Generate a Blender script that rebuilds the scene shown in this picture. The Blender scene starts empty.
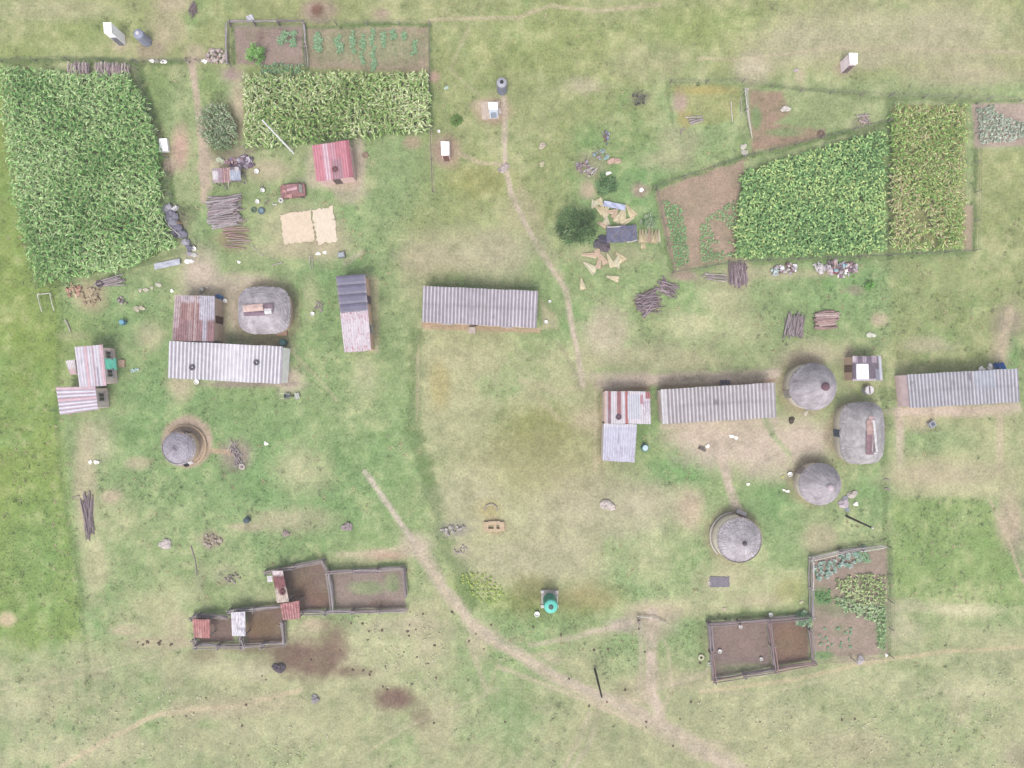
import bpy, math, random
import numpy as np
random.seed(7)
RNG = np.random.default_rng(11)
R = math.radians
S, H, CX, CY = 0.11, 78.0, 512.0, 384.0        # metres per pixel on the ground, drone height
K = 2.2                                        # how far the exposure lifts a lit, level surface
C = bpy.context.scene.collection
U = random.uniform

def lin(v):
    v = v / 255.0
    return v / 12.92 if v <= 0.04045 else ((v + 0.055) / 1.055) ** 2.4
def A(r, g, b):
    """base colour that reads about like this tone once exposed"""
    return (lin(r) / K, lin(g) / K, lin(b) / K)
def mixc(a, b, t):
    return tuple(x * (1 - t) + y * t for x, y in zip(a, b))
def vary(c, d=0.15):
    f = U(1 - d, 1 + d)
    return tuple(max(0, x * f) for x in c)
def P(px, py, h=0.0):
    k = S * (H - h) / H
    return ((px - CX) * k, (CY - py) * k, h)

# ------------------------------------------------------------------ materials
def nd(nt, t, **kw):
    n = nt.nodes.new(t)
    for k, v in kw.items():
        setattr(n, k, v)
    return n
def mat(name, rough=0.8, stops=((0.3, 0.8), (0.7, 1.15)), scale=3.0, detail=6.0, bump=0.0, bscale=None, metal=0.0, spec=0.3, trans=False):
    """surface colour from the mesh's own Col attribute, weathered by procedural noise"""
    m = bpy.data.materials.new(name)
    m.use_nodes = True
    nt = m.node_tree
    b = nt.nodes['Principled BSDF']
    b.inputs['Roughness'].default_value = rough
    b.inputs['Metallic'].default_value = metal
    b.inputs['Specular IOR Level'].default_value = spec
    at = nd(nt, 'ShaderNodeAttribute', attribute_name='Col')
    tc = nd(nt, 'ShaderNodeTexCoord')
    no = nd(nt, 'ShaderNodeTexNoise')
    no.inputs['Scale'].default_value = scale
    no.inputs['Detail'].default_value = detail
    no.inputs['Roughness'].default_value = 0.65
    nt.links.new(tc.outputs['Object'], no.inputs['Vector'])
    mr = nd(nt, 'ShaderNodeMapRange')
    mr.inputs['From Min'].default_value = stops[0][0]
    mr.inputs['From Max'].default_value = stops[1][0]
    mr.inputs['To Min'].default_value = stops[0][1]
    mr.inputs['To Max'].default_value = stops[1][1]
    nt.links.new(no.outputs['Fac'], mr.inputs['Value'])
    vm = nd(nt, 'ShaderNodeVectorMath', operation='SCALE')
    nt.links.new(at.outputs['Color'], vm.inputs[0])
    nt.links.new(mr.outputs['Result'], vm.inputs['Scale'])
    nt.links.new(vm.outputs['Vector'], b.inputs['Base Color'])
    if trans:
        tr = nd(nt, 'ShaderNodeBsdfTranslucent')
        mx = nd(nt, 'ShaderNodeMixShader'); mx.inputs['Fac'].default_value = trans
        nt.links.new(vm.outputs['Vector'], tr.inputs['Color'])
        nt.links.new(b.outputs['BSDF'], mx.inputs[1]); nt.links.new(tr.outputs['BSDF'], mx.inputs[2])
        nt.links.new(mx.outputs['Shader'], nt.nodes['Material Output'].inputs['Surface'])
    if bump:
        n2 = nd(nt, 'ShaderNodeTexNoise')
        n2.inputs['Scale'].default_value = bscale or scale * 4
        n2.inputs['Detail'].default_value = 4
        nt.links.new(tc.outputs['Object'], n2.inputs['Vector'])
        bp = nd(nt, 'ShaderNodeBump')
        bp.inputs['Strength'].default_value = bump
        bp.inputs['Distance'].default_value = 0.05
        nt.links.new(n2.outputs['Fac'], bp.inputs['Height'])
        nt.links.new(bp.outputs['Normal'], b.inputs['Normal'])
    return m
M = {
    'metal': mat('weathered_sheet_metal', 0.5, ((0.32, 0.86), (0.68, 1.1)), 1.6, 8, spec=0.4),
    'rust': mat('rusty_sheet_metal', 0.8, ((0.35, 0.72), (0.65, 1.2)), 2.5, 9),
    'wall': mat('rendered_wall', 0.9, ((0.3, 0.85), (0.7, 1.1)), 1.5, 7, 0.3, 12),
    'thatch': mat('grey_thatch', 0.95, ((0.32, 0.68), (0.66, 1.2)), 1.1, 9, 0.8, 14, spec=0.1),
    'wood': mat('dry_wood', 0.9, ((0.3, 0.75), (0.7, 1.2)), 5, 7, 0.4, 20, spec=0.15),
    'stone': mat('field_stone', 0.9, ((0.3, 0.75), (0.7, 1.15)), 4, 7, 0.5, 15, spec=0.2),
    'plastic': mat('faded_plastic', 0.45, ((0.3, 0.92), (0.7, 1.05)), 3, 4),
    'rubber': mat('old_rubber', 0.85, ((0.3, 0.8), (0.7, 1.2)), 6, 5),
    'cloth': mat('worn_cloth', 0.95, ((0.3, 0.8), (0.7, 1.15)), 4, 6, 0.4, 14, spec=0.1),
    'leaf': mat('leaf_blade', 0.65, ((0.3, 0.85), (0.7, 1.12)), 1.2, 4, spec=0.25, trans=0.22),
    'glass': mat('dark_glass', 0.12, ((0.3, 0.9), (0.7, 1.1)), 2, 3, spec=0.6),
    'soil': mat('loose_soil', 0.98, ((0.3, 0.8), (0.7, 1.15)), 3, 8, 0.7, 10, spec=0.05),
}

# ------------------------------------------------------------------ mesh helpers
def wloc(o):
    x = y = z = 0.0
    while o is not None:
        x += o.location[0]; y += o.location[1]; z += o.location[2]; o = o.parent
    return (x, y, z)
def tag(o, label=None, cat=None, group=None, kind=None):
    if label: o['label'] = label
    if cat: o['category'] = cat
    if group: o['group'] = group
    if kind: o['kind'] = kind
    return o
def thing(name, label, cat, loc, group=None):
    o = bpy.data.objects.new(name, None)
    o.empty_display_size = 0.3
    C.objects.link(o)
    o.location = loc
    return tag(o, label, cat, group)

class MB:
    def __init__(self, col=(0.2, 0.2, 0.2)):
        self.v, self.f, self.c, self.col = [], [], [], col
    def add(self, vs, fs, col=None):
        n = len(self.v)
        self.v += [tuple(p) for p in vs]
        col = col or self.col
        self.c += list(col) if isinstance(col, list) else [col] * len(vs)
        self.f += [tuple(i + n for i in f) for f in fs]
        return self
    def box(self, c, s, rz=0.0, col=None, tilt=0.0):
        cx, cy, cz = c; hx, hy, hz = s[0] / 2, s[1] / 2, s[2] / 2
        vs = []
        for z in (-hz, hz):
            for x, y in ((-hx, -hy), (hx, -hy), (hx, hy), (-hx, hy)):
                X, Y = x * math.cos(rz) - y * math.sin(rz), x * math.sin(rz) + y * math.cos(rz)
                vs.append((cx + X, cy + Y, cz + z + x * tilt))
        return self.add(vs, [(3, 2, 1, 0), (4, 5, 6, 7), (0, 1, 5, 4), (1, 2, 6, 5), (2, 3, 7, 6), (3, 0, 4, 7)], col)
    def prism(self, poly, z0, z1, col=None):
        n = len(poly)
        t = z1 if isinstance(z1, (list, tuple)) else [z1] * n
        b = z0 if isinstance(z0, (list, tuple)) else [z0] * n
        vs = [(p[0], p[1], z) for p, z in zip(poly, b)] + [(p[0], p[1], z) for p, z in zip(poly, t)]
        fs = [tuple(reversed(range(n))), tuple(range(n, 2 * n))]
        fs += [(i, (i + 1) % n, n + (i + 1) % n, n + i) for i in range(n)]
        return self.add(vs, fs, col)
    def tube(self, pts, rad, n=6, col=None):
        k = len(pts)
        rad = rad if isinstance(rad, (list, tuple)) else [rad] * k
        vs = []
        for i, p in enumerate(pts):
            a, b = pts[max(0, i - 1)], pts[min(k - 1, i + 1)]
            d = np.array(b, float) - np.array(a, float); d /= (np.linalg.norm(d) + 1e-9)
            u = np.cross(d, (0, 0, 1) if abs(d[2]) < 0.9 else (1, 0, 0)); u /= np.linalg.norm(u)
            w = np.cross(d, u)
            for j in range(n):
                q = 2 * math.pi * j / n
                vs.append(tuple(np.array(p) + rad[i] * (math.cos(q) * u + math.sin(q) * w)))
        fs = [tuple(range(n)), tuple(reversed(range((k - 1) * n, k * n)))]
        for i in range(k - 1):
            for j in range(n):
                fs.append((i * n + j, (i + 1) * n + j, (i + 1) * n + (j + 1) % n, i * n + (j + 1) % n))
        return self.add(vs, fs, col)
    def lathe(self, c, prof, n=20, col=None, close=True, cols=None):
        vs, cs = [], []
        for k, (r, z) in enumerate(prof):
            for j in range(n):
                q = 2 * math.pi * j / n
                vs.append((c[0] + r * math.cos(q), c[1] + r * math.sin(q), c[2] + z))
                cs.append(cols[k] if cols else (col or self.col))
        fs = []
        for i in range(len(prof) - 1):
            for j in range(n):
                fs.append((i * n + j, i * n + (j + 1) % n, (i + 1) * n + (j + 1) % n, (i + 1) * n + j))
        if close:
            fs.append(tuple(reversed(range(n))))
            fs.append(tuple(range((len(prof) - 1) * n, len(prof) * n)))
        return self.add(vs, fs, cs)
    def torus(self, c, r0, r1, n=18, m=8, col=None, sq=1.0):
        vs = []
        for i in range(n):
            a = 2 * math.pi * i / n
            for j in range(m):
                b = 2 * math.pi * j / m
                rr = r0 + r1 * math.cos(b)
                vs.append((c[0] + rr * math.cos(a), c[1] + rr * math.sin(a), c[2] + sq * r1 * math.sin(b)))
        fs = [(i * m + j, ((i + 1) % n) * m + j, ((i + 1) % n) * m + (j + 1) % m, i * m + (j + 1) % m) for i in range(n) for j in range(m)]
        return self.add(vs, fs, col)
    def lump(self, c, r, n=9, m=6, rough=0.2, col=None):
        vs, cs = [], []
        col = col or self.col
        ph = [U(0, 6.28) for _ in range(6)]
        for i in range(1, m):
            t = math.pi * i / m
            for j in range(n):
                q = 2 * math.pi * j / n
                k = 1 + rough * (math.sin(2 * q + ph[0]) * math.sin(t * 2 + ph[1]) + 0.6 * math.sin(3 * q + ph[2] + 2 * t) + U(-.4, .4))
                vs.append((c[0] + r[0] * k * math.sin(t) * math.cos(q), c[1] + r[1] * k * math.sin(t) * math.sin(q), c[2] + r[2] * k * math.cos(t)))
                cs.append(vary(col, 0.12))
        top, bot = len(vs), len(vs) + 1
        vs += [(c[0], c[1], c[2] + r[2]), (c[0], c[1], c[2] - r[2])]; cs += [col, col]
        fs = []
        for i in range(m - 2):
            for j in range(n):
                fs.append((i * n + j, (i + 1) * n + j, (i + 1) * n + (j + 1) % n, i * n + (j + 1) % n))
        for j in range(n):
            fs.append((top, j, (j + 1) % n)); fs.append((bot, (m - 2) * n + (j + 1) % n, (m - 2) * n + j))
        return self.add(vs, fs, cs)
    def mesh(self, name, m, off=(0, 0, 0), smooth=False):
        me = bpy.data.meshes.new(name)
        me.from_pydata([(x - off[0], y - off[1], z - off[2]) for x, y, z in self.v], [], self.f)
        a = me.color_attributes.new('Col', 'FLOAT_COLOR', 'POINT')
        a.data.foreach_set('color', np.array([(r, g, b, 1.0) for r, g, b in self.c], np.float32).ravel())
        me.materials.append(M[m] if isinstance(m, str) else m)
        if smooth:
            me.polygons.foreach_set('use_smooth', [True] * len(me.polygons))
        return me
    def build(self, name, m, parent=None, smooth=False, label=None, cat=None, group=None, kind=None):
        if parent is not None:
            off = wloc(parent)
        else:
            a = np.array(self.v)
            off = (float((a[:, 0].min() + a[:, 0].max()) / 2), float((a[:, 1].min() + a[:, 1].max()) / 2), float(a[:, 2].min()))
        o = bpy.data.objects.new(name, self.mesh(name, m, off, smooth))
        C.objects.link(o)
        if parent is not None: o.parent = parent
        else: o.location = off
        return tag(o, label, cat, group, kind)
def spawn(name, me, loc, rot=(0, 0, 0), scale=(1, 1, 1), label=None, cat=None, group=None, parent=None):
    o = bpy.data.objects.new(name, me)
    C.objects.link(o)
    if parent is not None:
        o.parent = parent
        w = wloc(parent); loc = (loc[0] - w[0], loc[1] - w[1], loc[2] - w[2])
    o.location = loc; o.rotation_euler = rot; o.scale = scale
    return tag(o, label, cat, group)
def npmesh(name, V, F, Cc, m, parent=None, kind=None):
    """V (n,3), F (k,4) or (k,3), Cc (n,3)"""
    me = bpy.data.meshes.new(name)
    off = np.array(wloc(parent)) if parent is not None else np.zeros(3)
    me.vertices.add(len(V)); me.vertices.foreach_set('co', (V - off).astype(np.float32).ravel())
    k = F.shape[1]
    me.loops.add(F.size); me.loops.foreach_set('vertex_index', F.astype(np.int32).ravel())
    me.polygons.add(len(F)); me.polygons.foreach_set('loop_start', np.arange(0, F.size, k, dtype=np.int32))
    me.update(calc_edges=True)
    a = me.color_attributes.new('Col', 'FLOAT_COLOR', 'POINT')
    a.data.foreach_set('color', np.concatenate([Cc, np.ones((len(Cc), 1))], 1).astype(np.float32).ravel())
    me.materials.append(M[m] if isinstance(m, str) else m)
    o = bpy.data.objects.new(name, me); C.objects.link(o)
    if parent is not None: o.parent = parent
    return tag(o, kind=kind)

# ------------------------------------------------------------------ noise
def vnoise(x, y, seed):
    g = np.random.default_rng(seed).random((256, 256))
    xi, yi = np.floor(x).astype(int), np.floor(y).astype(int)
    fx, fy = x - xi, y - yi
    fx, fy = fx * fx * (3 - 2 * fx), fy * fy * (3 - 2 * fy)
    a, b = g[xi % 256, yi % 256], g[(xi + 1) % 256, yi % 256]
    c, d = g[xi % 256, (yi + 1) % 256], g[(xi + 1) % 256, (yi + 1) % 256]
    return (a * (1 - fx) + b * fx) * (1 - fy) + (c * (1 - fx) + d * fx) * fy - 0.5
def fbm(x, y, scale, octs, seed):
    out, amp, tot = 0, 1.0, 0
    for o in range(octs):
        th = 0.6 * o
        xr, yr = x * math.cos(th) - y * math.sin(th), x * math.sin(th) + y * math.cos(th)
        out = out + amp * vnoise(xr / scale * 2 ** o + 37.1 * o, yr / scale * 2 ** o + 91.7 * o, seed + o)
        tot += amp; amp *= 0.55
    return out / tot * 1.6

# ------------------------------------------------------------------ ground colours (what grows or lies there)
LUSH, LUSH2, YG, OL = A(150, 180, 120), A(134, 173, 110), A(160, 176, 106), A(158, 164, 100)
DRY, TAN, DIRT, GREY = A(202, 197, 156), A(208, 190, 162), A(214, 196, 176), A(202, 192, 162)
SOIL, SOILR, KRAAL, MUD = A(170, 149, 140), A(186, 157, 147), A(148, 126, 114), A(136, 111, 98)
DKG, PALE, ROUGH, ORNG = A(108, 132, 80), A(214, 208, 168), A(146, 168, 84), A(186, 166, 96)
PINK, MID = A(208, 174, 156), A(170, 178, 128)

ST = 0.18
nx, ny = int(132 / ST), int(104 / ST)
xs = np.linspace(-66, 66, nx); ys = np.linspace(-52, 52, ny)
far = np.array([70, 76, 86, 100, 130, 180, 260, 420, 800, 1500.0])
xs = np.concatenate([-far[::-1], xs, far]); ys = np.concatenate([-(far[::-1] - 14), ys, far - 14])
GX, GY = np.meshgrid(xs, ys)
PX, PY = GX / S + CX, CY - GY / S
N0 = fbm(GX, GY, 14, 5, 3); N1 = fbm(GX, GY, 5, 4, 21); N2 = fbm(GX, GY, 1.6, 4, 41); N3 = fbm(GX, GY, 0.55, 2, 61)
G = np.empty(GX.shape + (3,)); G[:] = np.array(mixc(LUSH, MID, 0.6))
def sm(t): t = np.clip(t, 0, 1); return t * t * (3 - 2 * t)
def put(sl, al, col):
    al = al[..., None]
    G[sl] = G[sl] * (1 - al) + np.array(col) * al
def window(x0, x1, y0, y1):
    c = np.where((PX[0] >= x0) & (PX[0] <= x1))[0]; r = np.where((PY[:, 0] >= y0) & (PY[:, 0] <= y1))[0]
    if len(c) == 0 or len(r) == 0: return None
    return np.s_[r[0]:r[-1] + 1, c[0]:c[-1] + 1]
def blob(cx, cy, rx, ry, col, a=1.0, rot=0.0, soft=0.5, wob=0.5):
    m = max(rx, ry) * (1.6 + soft)
    w = window(cx - m, cx + m, cy - m, cy + m)
    if w is None: return
    x, y = PX[w] - cx, PY[w] - cy
    c, s = math.cos(R(rot)), math.sin(R(rot))
    d = np.sqrt(((x * c + y * s) / rx) ** 2 + ((-x * s + y * c) / ry) ** 2)
    d = d + wob * (N1[w] * 0.7 + N2[w] * 0.8 + N3[w] * 0.35)
    put(w, np.clip(sm((1 + soft - d) / (2 * soft)) * a * (1 + 0.5 * N2[w]), 0, 1), col)
def segdist(x, y, pts):
    d = np.full(x.shape, 1e9)
    for (x0, y0), (x1, y1) in zip(pts[:-1], pts[1:]):
        dx, dy = x1 - x0, y1 - y0
        t = np.clip(((x - x0) * dx + (y - y0) * dy) / (dx * dx + dy * dy + 1e-9), 0, 1)
        d = np.minimum(d, np.hypot(x - x0 - t * dx, y - y0 - t * dy))
    return d
def path(pts, wd, col, a=0.8, wob=0.7):
    xs_, ys_ = [p[0] for p in pts], [p[1] for p in pts]; m = wd * 3 + 6
    w = window(min(xs_) - m, max(xs_) + m, min(ys_) - m, max(ys_) + m)
    if w is None: return
    d = segdist(PX[w] + N1[w] * 3, PY[w] + N1[w] * 3, pts) / wd + wob * (N2[w] * 0.9 + N3[w] * 0.6)
    put(w, np.clip(sm((1.4 - d) / 0.9) * a * np.clip(1.0 + .7 * N2[w] + .5 * N3[w] + .3 * N1[w], .2, 1.15), 0, 1), col)
def inside(x, y, poly):
    r = np.zeros(x.shape, bool); n = len(poly)
    for i in range(n):
        (x0, y0), (x1, y1) = poly[i], poly[(i + 1) % n]
        if y0 == y1: continue
        c = ((y0 > y) != (y1 > y)) & (x < (x1 - x0) * (y - y0) / (y1 - y0) + x0)
        r ^= c
    return r
def area(poly, col, a=1.0, soft=2.5, wob=3.0):
    xs_, ys_ = [p[0] for p in poly], [p[1] for p in poly]; m = soft * 2 + wob + 4
    w = window(min(xs_) - m, max(xs_) + m, min(ys_) - m, max(ys_) + m)
    if w is None: return
    x, y = PX[w] + wob * (N2[w] + 0.4 * N3[w]), PY[w] + wob * (N2[w] - 0.4 * N3[w])
    d = segdist(x, y, poly + [poly[0]]); d = np.where(inside(x, y, poly), -d, d)
    put(w, np.clip(sm((soft - d) / (2 * soft)) * a * (1 + 0.3 * N2[w]), 0, 1), col)

# broad regions
area([(-900, -900), (1900, -900), (1900, 66), (432, 82), (0, 62), (-900, 62)], mixc(OL, MID, 0.5), 1, 14, 10)
area([(-900, 60), (0, 60), (60, 280), (60, 420), (82, 640), (0, 700), (-900, 700)], mixc(ROUGH, YG, .35), 1, 8, 5)
area([(-900, 650), (60, 650), (300, 640), (560, 690), (560, 1600), (-900, 1600)], mixc(MID, GREY, .38), 1, 22, 14)
area([(560, 640), (700, 660), (880, 640), (1900, 600), (1900, 1600), (560, 1600)], mixc(MID, GREY, .32), 1, 22, 12)
area([(416, 320), (600, 335), (606, 400), (606, 560), (640, 610), (480, 590), (436, 500), (414, 400)], mixc(DRY, MID, .5), .95, 6, 6)
area([(430, 70), (650, 70), (660, 150), (600, 180), (560, 220), (430, 290), (400, 270)], mixc(OL, MID, .5), .85, 16, 10)
area([(890, 255), (1900, 255), (1900, 370), (890, 370)], mixc(OL, MID, .6), .85, 5, 5)
area([(976, 150), (1900, 150), (1900, 260), (972, 255)], mixc(OL, MID, .4), .85, 4, 4)
area([(892, 408), (1900, 405), (1900, 500), (892, 498)], mixc(MID, DRY, .35), .9, 4, 4)
area([(892, 498), (985, 496), (1030, 600), (1900, 600), (1900, 602), (892, 606)], mixc(LUSH2, YG, .6), .9, 4, 4)
area([(600, 480), (890, 500), (890, 545), (806, 556), (700, 620), (600, 640)], mixc(LUSH, DRY, .35), .7, 16, 10)
# random mottling between lush and dry over everything
t = sm((N0 + 0.5 * N1 + 0.35 * N2 - 0.02) * 1.6 + 0.12)[..., None] * 0.45
G = G * (1 - t) + np.array(mixc(DRY, MID, 0.15)) * t
t = sm((-N0 + 0.6 * N1 + 0.4 * N2 - 0.12) * 1.8)[..., None] * 0.45
G = G * (1 - t) + np.array(LUSH2) * 0.92 * t

# lush yards
for a in [(330, 300, 70, 60, LUSH2, .5), (250, 460, 130, 90, LUSH2, .55), (150, 400, 60, 60, LUSH2, .5), (330, 215, 40, 50, LUSH2, .55), (120, 310, 60, 30, LUSH2, .5),
          (300, 490, 60, 50, LUSH2, .45), (410, 170, 40, 35, LUSH, .4), (385, 440, 30, 60, LUSH2, .35), (840, 300, 50, 30, LUSH2, .5), (690, 465, 26, 22, LUSH2, .8), (670, 470, 22, 14, LUSH2, .6),
          (770, 500, 28, 26, LUSH2, .7), (870, 490, 18, 30, LUSH2, .7), (780, 545, 20, 20, LUSH, .6), (610, 190, 40, 30, LUSH2, .6), (590, 140, 18, 16, LUSH2, .5), (650, 205, 14, 50, LUSH2, .5),
          (930, 440, 36, 12, LUSH2, .55), (1010, 355, 12, 22, LUSH2, .8), (935, 545, 45, 40, mixc(LUSH2, YG, .5), .6), (850, 275, 30, 12, LUSH2, .5), (40, 570, 40, 70, mixc(LUSH2, ROUGH, .4), .7),
          (160, 160, 14, 60, LUSH2, .4), (155, 90, 14, 30, mixc(LUSH2, OL, .5), .8), (208, 85, 12, 18, mixc(LUSH2, OL, .5), .9), (210, 250, 18, 50, LUSH2, .5), (280, 350, 14, 9, LUSH2, .8),
          (440, 660, 40, 30, LUSH, .5), (520, 640, 50, 20, LUSH, .5), (620, 650, 20, 25, LUSH, .6), (545, 610, 60, 14, mixc(LUSH2, OL, .3), .5), (480, 690, 60, 40, LUSH, .35), (700, 640, 16, 40, LUSH, .3),
          (625, 590, 20, 16, LUSH2, .5), (680, 640, 16, 26, LUSH, .4), (900, 690, 90, 40, LUSH, .25), (960, 730, 60, 30, LUSH, .3), (330, 660, 12, 6, LUSH2, .7), (350, 620, 30, 8, LUSH2, .5), (60, 350, 40, 40, ROUGH, .4),
          (112, 255, 12, 8, LUSH, .3), (460, 590, 18, 14, mixc(YG, LUSH, .3), .8), (500, 600, 20, 12, YG, .6), (680, 30, 50, 20, YG, .5), (740, 20, 40, 14, YG, .5), (560, 40, 80, 30, YG, .3), (20, 60, 30, 14, YG, .5),
          (90, 30, 60, 26, YG, .5), (700, 130, 30, 30, LUSH, .4), (790, 250, 60, 8, LUSH, .4)]:
    blob(*a, soft=.8)
# dark hedge-like verges of uncut grass along the boundaries
for pts, wd, a in [([(0, 60), (130, 62), (195, 62)], 3.5, .75), ([(138, 66), (152, 110), (168, 160), (172, 200)], 4, .8), ([(0, 66), (8, 140), (22, 220), (36, 285)], 3.5, .6), ([(40, 285), (100, 278), (185, 250)], 2.5, .5),
                   ([(56, 410), (60, 470), (72, 545), (82, 600), (88, 690)], 3, .4), ([(416, 330), (414, 430), (436, 500), (470, 610)], 8, .55), ([(430, 25), (431, 130)], 2.2, .6), ([(232, 26), (430, 25)], 2.5, .55), ([(245, 150), (300, 142), (430, 130)], 3, .7),
                   ([(652, 188), (745, 157), (890, 122)], 3.2, .75), ([(655, 190), (672, 272)], 2.5, .6), ([(600, 395), (600, 465), (606, 500)], 3, .6), ([(672, 275), (740, 262), (890, 256), (975, 252)], 3, .5), ([(890, 100), (890, 255)], 4, .7), ([(976, 104), (974, 250)], 3, .6),
                   ([(884, 360), (884, 420), (886, 545)], 3.5, .5), ([(700, 85), (745, 84), (890, 98), (1024, 102)], 2, .5), ([(667, 82), (672, 125)], 2, .5), ([(706, 617), (806, 613)], 3, .6), ([(889, 545), (890, 655)], 3, .6), ([(266, 568), (325, 556)], 2.5, .5), ([(330, 566), (404, 564)], 2.5, .5),
                   ([(195, 612), (280, 603)], 2.5, .5), ([(420, 284), (538, 289)], 2, .6), ([(700, 612), (704, 680)], 3, .5), ([(60, 290), (58, 410)], 3, .35), ([(1000, 500), (1024, 580)], 2, .4)]:
    path(pts, wd, DKG, a)
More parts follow.
